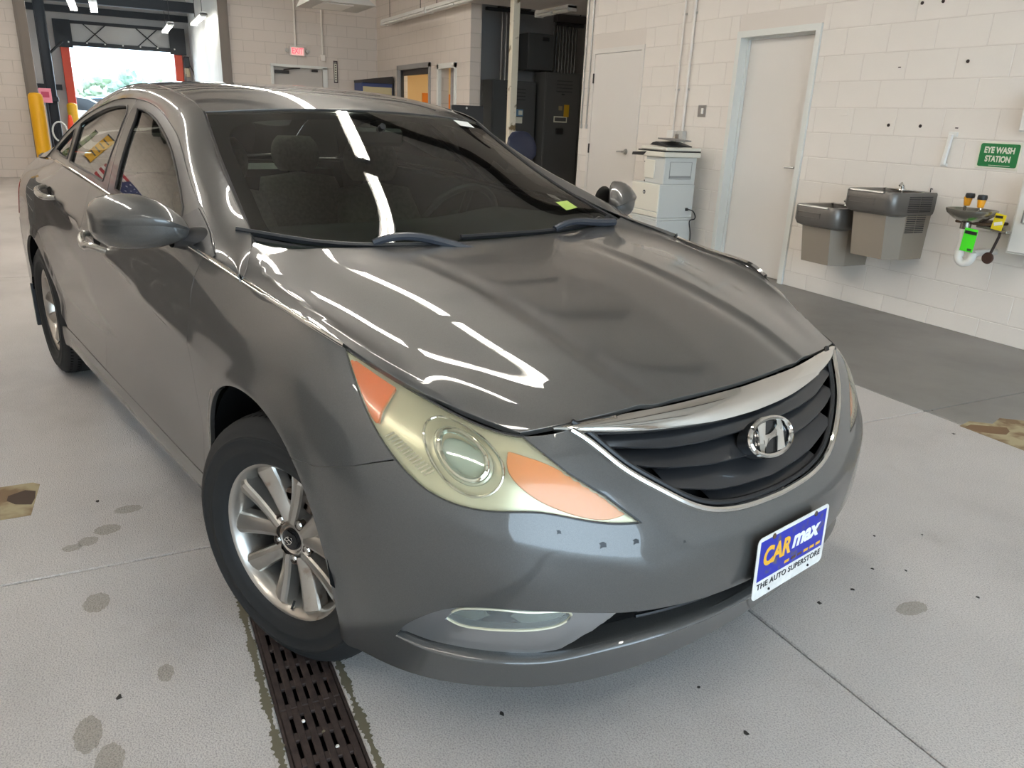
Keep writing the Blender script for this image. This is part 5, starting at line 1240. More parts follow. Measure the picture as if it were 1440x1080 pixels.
fountain(.435, .965, .47, 'taller wall-hung drinking fountain with side vents, beside the eyewash', True)
fountain(-.045, .795, .335, 'lower wall-hung drinking fountain next to the deep-set door', False)
def eyewash():
    t = empty('eyewash_station', 'steel eyewash bowl on the wall with two yellow capped nozzles', 'eyewash', (1.355, -.27, .90))
    st = mat('worn_steel', (.36, .34, .30, 1), .25, .9); yl = mat('nozzle_yellow', srgb(232, 160, 30), .4)
    MB().lathe([(.0, -.075), (.05, -.072), (.10, -.055), (.145, -.018), (.155, .0), (.160, .004), (.158, -.006), (.150, -.024), (.10, -.063), (.05, -.081), (0, -.083)], n=36).build('bowl', st, t, 50)
    for x, y, tx in ((-.075, .03, .02), (.065, -.02, .0)):
        MB().cyl((x, y, -.03), (x, y, .045), .010, 10).build('nozzle_pipe', MATS['chrome'], t)
        MB().lathe([(.014, .02), (.020, .025), (.027, .075), (.027, .08), (.0, .08)], (x+tx*.5, y, 0), 'z', 16).build('nozzle', yl, t)
        MB().lathe([(.029, .074), (.031, .09), (.027, .105), (0, .108)], (x+tx, y, 0), 'z', 16).build('dust_cap', MATS['black_plastic'], t)
    MB().box((.01, .12, -.085), (.22, .26, .02), None, .006).build('wall_arm', MATS['rust'], t); MB().cyl((-.02, .0, -.085), (-.02, .0, -.13), .034, 16).build('drain_fitting', st, t)
    MB().cyl((.0, .10, -.105), (.17, .10, -.112), .016, 12).build('supply_pipe', st, t)
    p = MB().cyl((-.02, 0, -.12), (-.02, 0, -.29), .023, 14); p.tube(curve([(-.02, 0, -.28), (-.02, 0, -.335), (.015, .01, -.362), (.055, .02, -.335), (.060, .03, -.29)], 16), .026, 14); p.tube([(.06, .03, -.29), (.06, .10, -.285), (.06, .27, -.285)], .023, 14); p.build('drain_trap', MATS['pvc'], t)
    for z in (-.125, -.285): MB().cyl((-.02, 0, z), (-.02, 0, z-.03), .030, 16).build('slip_nut', MATS['pvc'], t)
    tg = MB().box((.055, -.045, -.195), (.095, .004, .155), Matrix.Rotation(.05, 3, 'Y'), .002).build('inspection_tag', mat('tag_green', srgb(70, 232, 30), .5), t)
    MB().box((.060, -.0485, -.145), (.085, .002, .022), Matrix.Rotation(.05, 3, 'Y')).build('tag_band', MATS['black_plastic'], tg, smooth=0); MB().box((.075, -.0485, -.258), (.03, .002, .016)).build('tag_print', mat('tag_dark', srgb(40, 90, 40), .5), tg, smooth=0)
    MB().tube([(.165, .10, -.112), (.170, .09, -.16), (.152, .06, -.30)], .009, 8).build('lever', MATS['cast_iron'], t)
    MB().lathe([(0, -.012), (.036, -.010), (.040, 0), (.036, .010), (0, .012)], (.150, .055, -.305), 'y', 20).build('paddle', mat('paddle_brown', srgb(66, 40, 30), .6), t)
    MB().box((.215, .02, -.115), (.11, .05, .014), None, .003).build('valve_bracket', st, t)
    vt = MB().box((.205, -.01, -.055), (.075, .006, .105), Matrix.Rotation(.12, 3, 'Y'), .002).build('valve_tag', mat('tag_yellow', srgb(226, 204, 20), .5), t)
    MB().box((.207, -.0145, -.065), (.055, .002, .022), Matrix.Rotation(-.25, 3, 'Y')).build('tag_stripe', MATS['white_enamel'], vt, smooth=0); MB().box((.204, -.0145, -.022), (.05, .002, .016)).build('tag_print', MATS['black_plastic'], vt, smooth=0)
eyewash()
def copier():
    t = empty('office_copier', 'large white multifunction copier standing against the block wall', 'copier', (-1.93, -.365, 0)); w, d = .44, .44
    cr = mat('copier_cream', srgb(226, 222, 208), .45); gy = mat('copier_grey', srgb(204, 206, 202), .45); ln = mat('copier_line', srgb(140, 142, 140), .6)
    MB().box((0, 0, .215), (w, d, .43), None, .006).build('paper_cabinet', gy, t, smooth=0)
    MB().box((-.02, 0, .445), (w+.04, d, .025), None, .004).build('base_plate', gy, t, smooth=0)
    MB().box((-.02, 0, .625), (w+.04, d, .335), None, .008).build('print_unit', gy, t, smooth=0)
    f = MB().box((-.02, -.222, .655), (w+.035, .012, .27), None, .006).build('front_door', cr, t, smooth=0); MB().box((-.02, -.222, .49), (w+.035, .012, .05), None, .004).build('paper_tray', cr, t, smooth=0)
    MB().lathe([(0, -.234), (.020, -.233), (.021, -.226)], (-.03, 0, .70), 'y', 24).build('badge', MATS['black_steel'], f)
    place_text('badge_lettering', 'hp', .028, MATS['white_enamel'], f, Matrix(((1, 0, 0, -.03), (0, 0, -1, -.2345), (0, 1, 0, .70), (0, 0, 0, 1))), shear=.25)
    MB().box((.235-.03, .0, .645), (.012, .36, .26), None, .003).build('side_cover', gy, t, smooth=0)
    for (y, z, sy, sz) in ((0, .745, .34, .003), (0, .545, .34, .003), (-.165, .645, .003, .20), (.165, .645, .003, .20)): MB().box((.212, y, z), (.003, sy, sz)).build('panel_line', ln, t, smooth=0)
    MB().box((.214, -.04, .755), (.006, .05, .055)).build('side_label', MATS['grey_enamel'], t, smooth=0)
    MB().box((.06, .01, .925), (.32, .40, .27), None, .008).build('scan_body', gy, t, smooth=0)
    MB().box((-.02, -.196, .93), (.17, .012, .18), None, .004).build('output_door', cr, t, smooth=0)
    MB().box((.222, .01, .93), (.006, .27, .16), None, .002).build('side_door', gy, t, smooth=0)
    for (y, z, sy, sz) in ((.01, 1.012, .27, .003), (.01, .848, .27, .003), (-.125, .93, .003, .165), (.145, .93, .003, .165), (.01, .868, .27, .02)): MB().box((.226, y, z), (.003, sy, sz)).build('panel_line', ln, t, smooth=0)
    for z, wd in ((.99, .07), (.955, .05), (.88, .06), (.80, .05)): MB().prism([(-.10-wd, z), (-.10, z-.03), (-.10, z+.012), (-.10-wd, z+.012)], -.16, .12, 'y').build('output_tray', MATS['black_plastic'], t)
    MB().box((.02, 0, 1.082), (.46, .46, .05), None, .008).build('scanner_bed', cr, t, smooth=0); MB().box((.02, 0, 1.112), (.45, .45, .012)).build('scanner_seam', MATS['black_plastic'], t, smooth=0); MB().box((.03, .01, 1.135), (.44, .43, .032), None, .008).build('scanner_lid', cr, t, smooth=0)
    MB().prism([(-.30, 1.055), (-.10, 1.062), (-.05, 1.10), (-.29, 1.085)], -.235, -.06, 'y').build('control_panel', MATS['black_plastic'], t)
    MB().box((-.10, .12, 1.185), (.16, .16, .085), None, .008).build('feeder', cr, t, smooth=0)
    MB().prism([(-.10, 1.165), (.20, 1.155), (.20, 1.165), (.0, 1.20), (-.06, 1.19)], -.16, .14, 'y').build('feeder_tray', MATS['black_plastic'], t); MB().box((.06, .02, 1.222), (.30, .20, .012), Matrix.Rotation(.05, 3, 'Y'), .003).build('document_tray', mat('tray_grey', srgb(128, 126, 122), .5), t)
    c = MB().box((.226, .14, .545), (.024, .03, .03), None, .004); c.tube(curve([(.236, .14, .545), (.27, .17, .54), (.285, .205, .50), (.275, .215, .45), (.25, .19, .44), (.235, .20, .36), (.23, .205, .05), (.22, .21, .005)], 30), .006, 8); c.build('power_cord', MATS['black_plastic'], t)
copier()
# ---------------------------------------------------------------- electrical alcove
def alcove():
    g = mat('cabinet_grey', srgb(84, 84, 82), .5)
    for (x, y0, y1, z1, lab) in ((-7.55, .215, 1.04, 1.955, 'dark grey electrical cabinet with stickers behind the steel post'), (-7.35, 1.10, 1.79, 2.115, 'taller dark grey electrical cabinet with a yellow tag by the wall corner')):
        t = empty('electrical_cabinet', lab, 'cabinet', (x, (y0+y1)/2, 0)); w = y1-y0
        MB().box((-.20, 0, z1/2), (.40, w, z1), None, .006).build('body', g, t, smooth=0); dr = MB().box((.006, 0, z1/2+.02), (.012, w-.04, z1-.10), None, .003).build('door', g, t, smooth=0)
        for k in range(4): MB().box((.014, .02, z1-.13-.055*k), (.006, w*.45, .016), None, .002).build('louver', mat('louver_grey', srgb(58, 58, 57), .5), dr, smooth=0)
        MB().box((.014, .0, z1-.34), (.008, .06, .02), None, .002).build('nameplate', MATS['black_steel'], dr, smooth=0)
        if z1 > 2: 
            MB().box((.014, -.03, z1-.74), (.004, .26, .10)).build('notice', MATS['sign_white'], dr, smooth=0); MB().box((.018, -.03, z1-.74), (.002, .22, .06)).build('notice_print', g, dr, smooth=0)
            MB().box((.016, .08, z1-.60), (.006, .10, .20), None, .002).build('yellow_tag', mat('tag_amber', srgb(206, 160, 30), .5), dr, smooth=0); MB().box((.016, -.04, z1-.56), (.004, .07, .07)).build('small_label', mat('label_tan', srgb(150, 136, 104), .6), dr, smooth=0); MB().box((.02, -.04, z1-.93), (.03, .14, .09), None, .006).build('latch', MATS['black_steel'], dr, smooth=0)
        else:
            MB().box((.014, .06, z1-.50), (.004, .22, .11)).build('notice', mat('notice_blue', srgb(104, 140, 168), .5), dr, smooth=0); MB().box((.014, .06, z1-.62), (.004, .20, .10)).build('notice', MATS['sign_white'], dr, smooth=0)
            for yy in (.0, .12): MB().box((.018, yy, z1-.50), (.002, .075, .07)).build('notice_print', MATS['sign_white'], dr, smooth=0)
    t = empty('junction_box', 'grey junction box mounted above the taller electrical cabinet', 'box', (-7.75, 1.07, 2.42)); MB().box((0, 0, 0), (.5, .50, .56), None, .006).build('body', mat('junction_grey', srgb(72, 73, 72), .5), t, smooth=0); MB().box((.255, .08, .20), (.01, .12, .06), None, .002).build('knockout', MATS['black_steel'], t, smooth=0)
    for k in range(8):
        tag(MB().cyl((-7.62, 1.36+.062*k, 2.118), (-7.62, 1.36+.062*k, 2.99), .022, 10).build('steel_conduit', mat('conduit_dark', srgb(92, 90, 88), .4, .6), None), 'steel conduit rising from the taller electrical cabinet', 'conduit', 'conduits over the taller cabinet')
    for k in range(4): tag(MB().cyl((-7.62, .40+.075*k, 1.95), (-7.62, .40+.075*k, 3.02), .020, 10).build('steel_conduit', mat('conduit_light', srgb(150, 146, 142), .35, .6), None), 'steel conduit rising from the cabinet behind the post', 'conduit', 'conduits over the stickered cabinet')
    for (y, z, lab) in ((.52, 2.98, 'black strut hanger holding the conduits behind the steel post'), (1.55, 2.86, 'grey strut hanger over the junction box')):
        t = empty('strut_hanger', lab, 'hanger', (-7.44, y, z)); MB().box((0, 0, 0), (.06, 1.0 if y < 1 else .55, .045), None, .003).build('strut', MATS['black_steel'], t, smooth=0); MB().box((.0, 0, .09), (.12, .55, .12), None, .004).build('trough', MATS['dark_steel'], t, smooth=0)
        for s in (-.2, .2): MB().cyl((0, s, 0), (0, s, 4.05-z), .012, 8).build('rod', MATS['black_steel'], t)
    tag(MB().box((-7.82, 1.1, 3.62), (.5, 1.6, .75)).build('air_duct', mat('duct_dark', srgb(66, 64, 62), .7), None, smooth=0), 'dark square air duct crossing the top of the alcove', 'duct')
    # steel post
    t = empty('steel_post', 'cream painted steel post with chipped paint in front of the alcove', 'post', (-5.5, -.42+.0, 0))
    m = mat('post_paint', srgb(208, 200, 180), .5); N, L, b = nodes(m); n = noise(m, 7., 6); r = ramp(m, n.outputs[0], [(.60, srgb(208, 200, 180)), (.68, srgb(110, 92, 62))]); L.new(r.outputs[0], b.inputs['Base Color'])
    MB().box((0, 0, 2.04), (.105, .105, 4.08), None, .008).build('post', m, t, smooth=0); MB().box((0, 0, .006), (.25, .25, .012), None, .002).build('base_plate', m, t, smooth=0)
    # computer on a stand, drafting chair
    t = empty('computer_stand', 'black computer monitor on a tall rolling stand behind the car', 'monitor', (-4.25, -1.62, 0))
    MB().box((0, 0, 1.36), (.035, .41, .25), None, .008).build('monitor', MATS['black_plastic'], t); MB().lathe([(0, .024), (.012, .023), (.013, .018)], (0, -.02, 1.455), 'x', 14).build('badge', MATS['grey_enamel'], t); MB().cyl((-.03, 0, 1.30), (-.03, 0, .95), .025).build('neck', MATS['black_steel'], t)
    MB().box((-.05, 0, .94), (.45, .6, .03), None, .006).build('shelf', MATS['black_steel'], t); MB().box((-.05, 0, .5), (.06, .08, .88), None, .006).build('column', MATS['dark_steel'], t); MB().box((-.05, 0, .07), (.5, .5, .04), None, .006).build('base', MATS['black_steel'], t)
    for sx in (-.2, .2):
        for sy in (-.2, .2): MB().lathe([(.0, -.012), (.025, -.012), (.025, .012), (0, .012)], (sx-.05, sy, .025), 'y', 14).build('caster', MATS['rubber'], t)
    t = empty('drafting_chair', 'tall office chair with a dark blue padded back', 'chair', (-4.55, -.72, 0)); bl = mat('chair_blue', srgb(34, 40, 62), .35)
    rows = []
    for z, w_, x_ in ((.86, .17, .0), (.92, .215, .01), (1.02, .22, .0), (1.12, .19, -.03), (1.19, .12, -.055), (1.21, .05, -.065)): rows.append([(x_+.045*math.cos(a), w_*math.copysign(abs(math.sin(a))**.7, math.sin(a)), z) for a in np.linspace(0, 2*math.pi, 21)])
    b = MB().grid(rows); b.f.append(tuple(5*21+i for i in range(20))); b.f.append(tuple(range(20))); b.build('backrest', bl, t, 60)
    MB().box((-.22, 0, .70), (.46, .46, .08), None, .03).build('seat', bl, t); MB().tube([(.02, 0, .90), (.03, 0, .72), (-.1, 0, .66)], .022, 8).build('back_bracket', MATS['black_steel'], t); MB().cyl((-.22, 0, .67), (-.22, 0, .12), .03).build('gas_lift', MATS['black_steel'], t)
    for k in range(5):
        a = 2*math.pi*k/5; e = (-.22+.28*math.cos(a), .28*math.sin(a), .075); MB().tube([(-.22, 0, .12), e], [.025, .016], 8).build('leg', MATS['black_steel'], t); MB().lathe([(0, -.012), (.028, -.012), (.028, .012), (0, .012)], (e[0], e[1], .028), 'x', 12).build('caster', MATS['rubber'], t)
alcove()
# ---------------------------------------------------------------- far wall
def far_wall():
    t = empty('exit_sign', 'lit red exit sign over the far door', 'sign', (-11.97, -2.02, 2.44))
    MB().box((0, 0, 0), (.05, .30, .175), None, .008).build('case', mat('exit_case', srgb(238, 226, 220), .4), t); m = mat('exit_red', srgb(230, 30, 50), .5, emit=(1., .05, .08, 1), estr=1.4)
    place_text('lettering', 'EXIT', .15, m, t, Matrix(((0, 0, 1, .0285), (1, 0, 0, 0), (0, 1, 0, 0), (0, 0, 0, 1))), width=.215, bold=.002)
    MB().box((.0262, 0, 0), (.002, .235, .13)).build('sign_face', mat('exit_face', srgb(250, 176, 170), .5, emit=(1., .45, .42, 1), estr=.5), t, smooth=0)
    for s in (-1, 1): MB().lathe([(0, .05), (.035, .045), (.04, .0), (.02, -.03)], (.0, s*.20, .01), 'x', 14).build('emergency_lamp', MATS['grey_enamel'], t)
    for y, z, lab in ((-2.05, 2.53, 'white conduit coming down to the exit sign'), (-1.52, 2.38, 'white conduit ending in a box beside the exit door')):
        c = empty('conduit', lab, 'conduit', (-11.97, y, z)); MB().cyl((0, 0, 0), (0, 0, 4.05-z), .018, 8).build('pipe', MATS['block_paint'], c)
        if y > -2: MB().box((0, .0, -.03), (.05, .10, .12), None, .006).build('box', MATS['block_paint'], c)
    t = empty('fire_sign', 'narrow black and white vertical extinguisher sign on the far wall', 'sign', (-11.985, -1.265, 2.10)); MB().box((0, 0, 0), (.02, .085, .40), None, .002).build('panel', MATS['sign_white'], t, smooth=0)
    for yy in (-.034, .034): MB().box((.011, yy, -.0), (.003, .016, .40)).build('border', mat('sign_maroon', srgb(52, 30, 36), .5), t, smooth=0)
    for zz in (.175, .205, -.19): MB().box((.011, 0, zz), (.003, .085, .022)).build('border', MATS['sign_maroon'], t, smooth=0)
    for k in range(7): MB().box((.011, 0, .13-.045*k), (.003, .024, .026)).build('character', MATS['sign_maroon'], t, smooth=0)
    t = empty('tall_cabinet', 'tall cabinet with a blue side and cream front by the office corner', 'cabinet', (-11.1, -.74, 0)); MB().box((0, 0, .95), (.55, .62, 1.9), None, .01).build('body', mat('cabinet_blue', srgb(52, 66, 112), .5), t, smooth=0)
    MB().box((.28, 0, .93), (.012, .58, 1.8), None, .004).build('front', mat('cabinet_cream', srgb(186, 174, 138), .6), t, smooth=0); MB().prism([(-.31, 1.90), (.31, 1.90), (.31, 2.04), (-.31, 1.95)], -.29, .30, 'x').build('sloped_top', MATS['dark_steel'], t, smooth=0)
    def bollard(x, y, h, lab, r=.115):
        t = empty('bollard', lab, 'bollard', (x, y, 0)); MB().lathe([(r, 0), (r, h-.08), (r*.92, h-.035), (r*.65, h-.008), (0, h)], n=28).build('sleeve', MATS['bollard_yellow'], t, 60); MB().lathe([(r+.012, 0), (r+.012, .03), (r, .035)], n=28).build('collar', MATS['bollard_yellow'], t)
    bollard(-11.55, -6.60, 1.45, 'yellow bollard guarding the guide rail of the inner door'); bollard(-12.6, -6.66, 1.30, 'yellow bollard just past the inner door opening')
    bollard(-19.3, -6.36, 1.28, 'yellow bollard beside the red jamb of the outer door', .125)
far_wall()
# ---------------------------------------------------------------- outer bay and outside
def outer_bay():
    wt = mat('corrugated_white', srgb(226, 226, 220), .5); gy = mat('bay_panel', srgb(186, 180, 174), .7); bk = MATS['black_steel']
    rows = []
    for i, x in enumerate(np.arange(-20.0, -12.2, .10)): d = .012 if i % 4 < 2 else 0; rows.append([(x, -3.30-d, 0), (x, -3.30-d, 4.6)])
    struct(MB().grid(rows).build('wall_bay_right', wt, smooth=20)); struct(MB().box((-16.1, -3.24, 2.3), (7.8, .05, 4.6)).build('wall_bay_backing', wt, smooth=0))
    struct(MB().box((-16.1, -9.2, 2.3), (8, .1, 4.6)).build('wall_bay_left', gy, smooth=0)); struct(MB().box((-16.1, -6.2, 4.65), (8.2, 6.2, .1)).build('ceiling_bay', mat('bay_roof', srgb(150, 146, 140), .8), smooth=0))
    w = slab_wall('wall_bay_outer', 'x', -20.0, -.12, -9.2, -3.2, 0, 4.6, [(-6.28, -3.72, 0, 2.95)], gy)
    for z in (1.65, 3.55, 4.2): MB().box((-19.93, -6.2, z), (.10, 5.9, .16) if z > 2 else (.10, 5.9, .14)).build('girt', bk, w, smooth=0) if z > 2 else [MB().box((-19.93, a, z), (.10, b, .14)).build('girt', bk, w, smooth=0) for a, b in ((-7.75, 2.4), (-3.50, .25))]
    for y, lab in ((-6.36, 1), (-3.65, 2)): struct(MB().box((-19.86, y, 1.34), (.22, .20, 2.68), None, .01).build('trim_%d' % (lab+2), MATS['jamb_red'], smooth=0), 'orange-red steel jamb of the outer overhead door')
    # header of the roll-up door: end plates, rails and cross braces
    t = empty('overhead_door', 'black braced roller housing over the open outer door', 'door', (-19.8, -5.0, 2.68))
    MB().box((.02, 0, .05), (.16, 2.75, .10)).build('bottom_rail', bk, t, smooth=0); MB().box((.02, 0, .57), (.12, 2.75, .07)).build('top_rail', bk, t, smooth=0); MB().box((-.05, 0, .30), (.05, 2.6, .46)).build('curtain', mat('curtain_grey', srgb(196, 194, 190), .6), t, smooth=0)
    for y in (-1.36, 1.36): MB().box((.06, y, .28), (.10, .40, .66), None, .005).build('end_plate', bk, t, smooth=0)
    for y in (-.62, .62):
        for s in (-1, 1): MB().tube([(.03, y-.26*s, .08), (.03, y+.26*s, .54)], .014, 6).build('brace', bk, t)
    for k in range(7): MB().lathe([(0, .13), (.02, .125), (.022, .10)], (.0, -1.25+.42*k, .08), 'x', 8).build('bolt', MATS['pvc'], t)
    t = empty('door_operator', 'door motor with a hanging chain beside the outer door', 'motor', (-19.62, -3.46, 2.30)); MB().box((0, 0, .15), (.2, .14, .28), None, .02).build('housing', bk, t); MB().lathe([(0, .12), (.07, .11), (.08, -.1), (0, -.12)], (0, 0, -.12), 'z', 16).build('motor_can', mat('motor_tan', srgb(168, 150, 120), .5), t); MB().tube(curve([(.08, .05, .1), (.1, .14, -.1), (.1, .10, -.38), (.1, -.02, -.40), (.09, -.05, -.15)], 20), .012, 6).build('chain', bk, t)
    t = empty('steel_column', 'black steel column with knee brace inside the outer bay', 'column', (-17.0, -6.66, 0)); c = MB(); c.box((0, .10, 2.3), (.20, .02, 4.6)).box((0, -.10, 2.3), (.20, .02, 4.6)).box((0, 0, 2.3), (.02, .2, 4.6)); c.build('i_beam', bk, t, smooth=0)
    MB().tube([(0, .1, 2.35), (0, .38, 2.62)], .03, 6).build('knee_brace', bk, t); MB().box((0, 0, 1.35), (.26, .28, .10), None, .01).build('splice', bk, t, smooth=0)
    for y0, y1, lab in ((-9.0, -6.7, 'a'), (-6.6, -3.4, 'b')): tag(MB().box((-17.0, (y0+y1)/2, 3.55), (.16, y1-y0, .22)).build('roof_beam', bk, None, smooth=0), 'black roof beam across the outer bay', 'beam', 'black roof beams of the outer bay')
    for x, y in ((-15.2, -5.95), (-15.2, -5.55), (-17.4, -4.0), (-14.6, -3.55)):
        fluorescent(x-1.1, x+1.1, y, 3.25 if y < -5 else 3.1, 'lit fluorescent light hanging in the outer bay', 'fluorescent lights of the outer bay', 'far_tube_glow', 4.6)
    t = empty('traffic_cone', 'orange safety cone standing by the black column', 'cone', (-16.6, -6.33, 0)); oc = mat('cone_orange', srgb(236, 74, 30), .5)
    MB().lathe([(.17, .03), (.045, .95), (.03, 1.02), (0, 1.02)], n=20).build('cone', oc, t); MB().box((0, 0, .015), (.42, .42, .03), None, .01).build('base', oc, t); MB().lathe([(.128, .32), (.102, .50)], n=20).build('band', MATS['white_enamel'], t)
    t = empty('notice_board', 'pink notice fixed beside the black column', 'notice', (-16.0, -6.72, 1.42)); MB().box((0, 0, 0), (.02, .24, .30), None, .003).build('sheet', mat('pink_paper', srgb(230, 140, 150), .7), t, smooth=0); MB().box((.012, 0, .02), (.003, .15, .12)).build('print', mat('pink_print', srgb(190, 70, 90), .7), t, smooth=0); MB().box((-.05, 0, -.7), (.04, .04, 1.44)).build('stand', bk, t, smooth=0)
    t = empty('hose_stand', 'coiled white hose on a dark stand behind the bollard', 'hose', (-15.0, -6.48, 0)); MB().box((0, 0, .02), (.35, .30, .04)).build('base', bk, t); MB().cyl((0, 0, .02), (0, 0, .95), .03).build('mast', bk, t)
    for k in range(3): MB().tube([(.03*k, .14*math.cos(a)-.0, .70+.20*math.sin(a)) for a in np.linspace(0, 2*math.pi, 24, endpoint=False)], .016, 6, closed=True).build('hose_loop', MATS['pvc'], t)
outer_bay()
def outside():
    struct(MB().box((-70, -5, -.10), (100, 120, .1)).build('ground', mat('asphalt', srgb(150, 150, 150), .9), smooth=0))
    gm = [mat('leaf_%d' % k, c, .9) for k, c in enumerate((srgb(160, 174, 148), srgb(140, 160, 142), srgb(172, 180, 150)))]
    for k, m in enumerate(gm): vary(m, m.node_tree.nodes['Principled BSDF'].inputs['Base Color'].default_value[:], .45, 1.1)
    rs = random.Random(11); labs = ('pale green leafy tree on the hillside beyond the lot', 'dark green leafy tree on the hillside beyond the lot', 'yellow-green leafy tree on the hillside beyond the lot')
    for i in range(20):
        x = -70-5.5*(i % 2)-rs.random(); y = -30+i*2.6+rs.uniform(-.4, .4); h = 3.3+rs.random()*.9+.5*(i % 2)
        kind = i % 3
        t = empty('tree', labs[kind], 'tree', (x, y, 0), 0, 'trees on the hillside'); b = MB()
        for k in range(26):
            an = rs.uniform(0, 6.3); ra = 1.7*math.sqrt(rs.random()); c = np.array([ra*math.cos(an), ra*math.sin(an), h*(.35+.58*rs.random()*(1-ra/3))]); r = rs.uniform(.35, .75); rows = []
            for a in np.linspace(.05, math.pi-.05, 7): rows.append([tuple(c+r*(1+.35*math.sin(5*a+3*p+k)*math.cos(4*p+k))*np.array([math.sin(a)*math.cos(p), math.sin(a)*math.sin(p), math.cos(a)])) for p in np.linspace(0, 2*math.pi, 11)])
            b.grid(rows)
        b.build('crown', gm[kind], t, 80); MB().cyl((0, 0, 0), (0, 0, h*.6), .16, 8).build('trunk', MATS['rust'], t)
    rows = [[(-90-x, y, 4.2*math.exp(-((y+14)/40)**2)*(x/10)) for y in np.linspace(-60, 30, 30)] for x in np.linspace(0, 10, 6)]
    struct(MB().grid(rows).build('hillside', gm[0], smooth=60))
    # parked cars outside
    wp = mat('parked_white', srgb(235, 238, 240), .25, coat=.8); gp = mat('parked_silver', srgb(186, 196, 204), .25, .4, coat=.8)
    for (x, y, rz, m, lab) in ((-27.5, -6.55, 1.75, wp, 'white parked hatchback outside the open door'), (-33.5, -5.1, 1.6, gp, 'silver parked hatchback farther out in the lot')):
        t = empty('parked_car', lab, 'car', (x, y, 0), rz); S = [(-2.1,.55,.75,.60),(-2.0,.35,.95,.72),(-1.5,.28,1.05,.80),(-.9,.28,1.05,.84),(0,.28,1.02,.86),(.9,.28,.98,.86),(1.5,.28,.90,.82),(2.0,.32,.78,.70),(2.15,.45,.65,.60)]; rows = []
        for xx, z0, z1, w_ in S: rows.append([(xx, -w_*.9, z0), (xx, -w_, (z0+z1)/2), (xx, -w_*.93, z1), (xx, 0, z1+.03), (xx, w_*.93, z1), (xx, w_, (z0+z1)/2), (xx, w_*.9, z0), (xx, -w_*.9, z0)])
        MB().grid(rows).build('body', m, t, 50); rows = []
        for xx, z1, w_ in ((-1.9, 1.0, .74), (-1.5, 1.42, .58), (-.4, 1.5, .60), (.3, 1.42, .60), (1.1, .98, .78)): rows.append([(xx, -w_-.10*(z1 > 1.1), 1.0), (xx, -w_, z1-.02), (xx, 0, z1), (xx, w_, z1-.02), (xx, w_+.10*(z1 > 1.1), 1.0)])
        MB().grid(rows).build('cabin_glass', MATS['gloss_black'], t, 50); MB().box((-.55, 0, 1.485), (1.4, 1.12, .05), None, .02).build('roof', m, t)
        for s in (-1, 1):
            MB().tube([(1.1, s*.76, 1.0), (.3, s*.6, 1.42), (-.4, s*.61, 1.5), (-1.5, s*.6, 1.42), (-1.9, s*.76, 1.0)], .03, 6).build('pillar', m, t)
            for xx in (-1.3, 1.3): MB().lathe([(.0, -.1), (.31, -.1), (.32, 0), (.31, .1), (0, .1)], (xx, s*.72, .32), 'y', 24).build('wheel', MATS['rubber'], t)
outside()

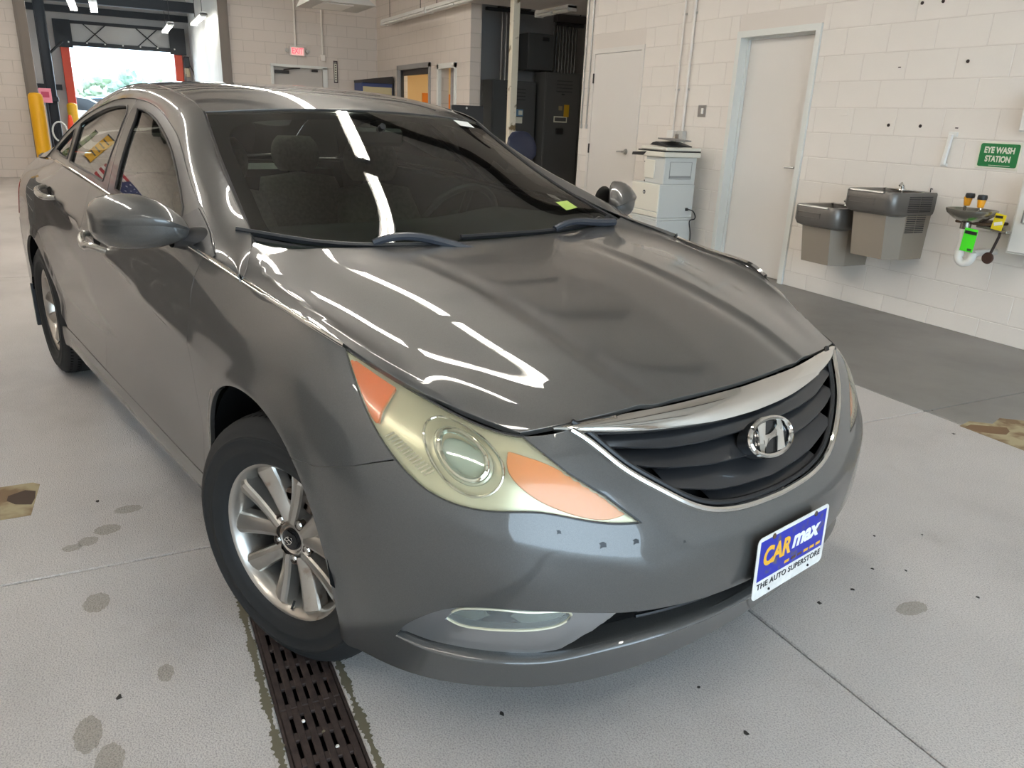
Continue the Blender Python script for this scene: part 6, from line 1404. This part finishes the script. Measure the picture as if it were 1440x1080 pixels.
def office_light():
    t = empty('office_light', 'warm lit ceiling panel inside the office', 'light', (-9.6, .95, 2.57)); MB().box((0, 0, 0), (1.6, .9, .03), None, .004).build('panel', MATS['warm_panel'], t, smooth=0); MB().box((0, 0, .02), (1.7, 1.0, .02)).build('frame', MATS['white_enamel'], t, smooth=0)
office_light()
def left_wall_things():
    t = empty('wall_flag', 'striped flag with a blue starred corner hanging on the left wall', 'flag', (-4.2, -8.29, 2.35)); W, H = 1.5, .85
    for k in range(13): MB().box((0, .006, H/2-H/13*(k+.5)), (W, .006, H/13)).build('stripe', MATS['flag_red'] if k % 2 == 0 and 'flag_red' in MATS else (mat('flag_red', srgb(176, 40, 50), .8) if k % 2 == 0 else mat('flag_white', srgb(232, 228, 222), .8)), t, smooth=0)
    MB().box((.45, .011, H/2-H*7/26), (.6, .006, H*7/13)).build('canton', mat('flag_blue', srgb(44, 56, 110), .8), t, smooth=0)
    for i in range(5):
        for j in range(6): MB().lathe([(.016, .0), (0, .004)], (.45-.24+.096*j+.02*(i % 2), .015, H/2-.05-.085*i), 'y', 5).build('star', MATS['flag_white'], t)
    for (x, z, w, h, m, lab) in ((-6.2, 2.75, 1.0, .7, mat('banner_yellow', srgb(222, 170, 40), .7), 'yellow banner on the left wall past the flag'), (-8.6, 2.55, 1.1, .8, mat('banner_green', srgb(96, 110, 60), .7), 'olive green banner high on the left wall'), (-8.2, 1.35, .8, .6, MATS['banner_yellow'], 'yellow poster low on the left wall')):
        t = empty('wall_banner', lab, 'banner', (x, -8.285, z)); MB().box((0, .008, 0), (w, .012, h), None, .002).build('sheet', m, t, smooth=0); MB().box((0, .012, h/2), (w+.05, .02, .03)).build('top_rail', MATS['dark_steel'], t, smooth=0)
        for k in range(4): MB().box((0, .0155, h*.28-h*.18*k), (w*.75, .003, h*.05)).build('print_line', MATS['dark_steel'], t, smooth=0)
left_wall_things()
struct(MB().box((24, -5, -.10), (30, 60, .1)).build('ground_front', mat('apron', srgb(176, 176, 174), .9), smooth=0))

def shop_cabinets():
    for k, (x, w, h, lab) in enumerate(((-5.6, 1.6, 1.15, 'dark grey tool cabinet with drawers on the left wall below the yellow banner'), (-1.2, 2.0, 1.05, 'long dark grey tool cabinet with drawers along the left wall'), (2.6, 1.6, 1.25, 'tall dark grey tool cabinet with drawers at the front of the left wall'))):
        t = empty('tool_cabinet', lab, 'cabinet', (x, -7.98, 0)); MB().box((0, 0, h/2), (w, .52, h), None, .01).build('body', MATS['dark_steel'], t, smooth=0); n = 5
        MB().box((0, 0, h+.015), (w+.04, .56, .03), None, .006).build('worktop', MATS['black_steel'], t, smooth=0)
        for i in range(n):
            z = .10+(h-.12)/n*(i+.5); d = MB().box((0, .268, z), (w-.06, .016, (h-.12)/n-.02), None, .004).build('drawer', MATS['black_steel'], t, smooth=0); MB().box((0, .285, z+.05), (w*.7, .02, .014), None, .004).build('handle', MATS['steel'], d)
shop_cabinets()
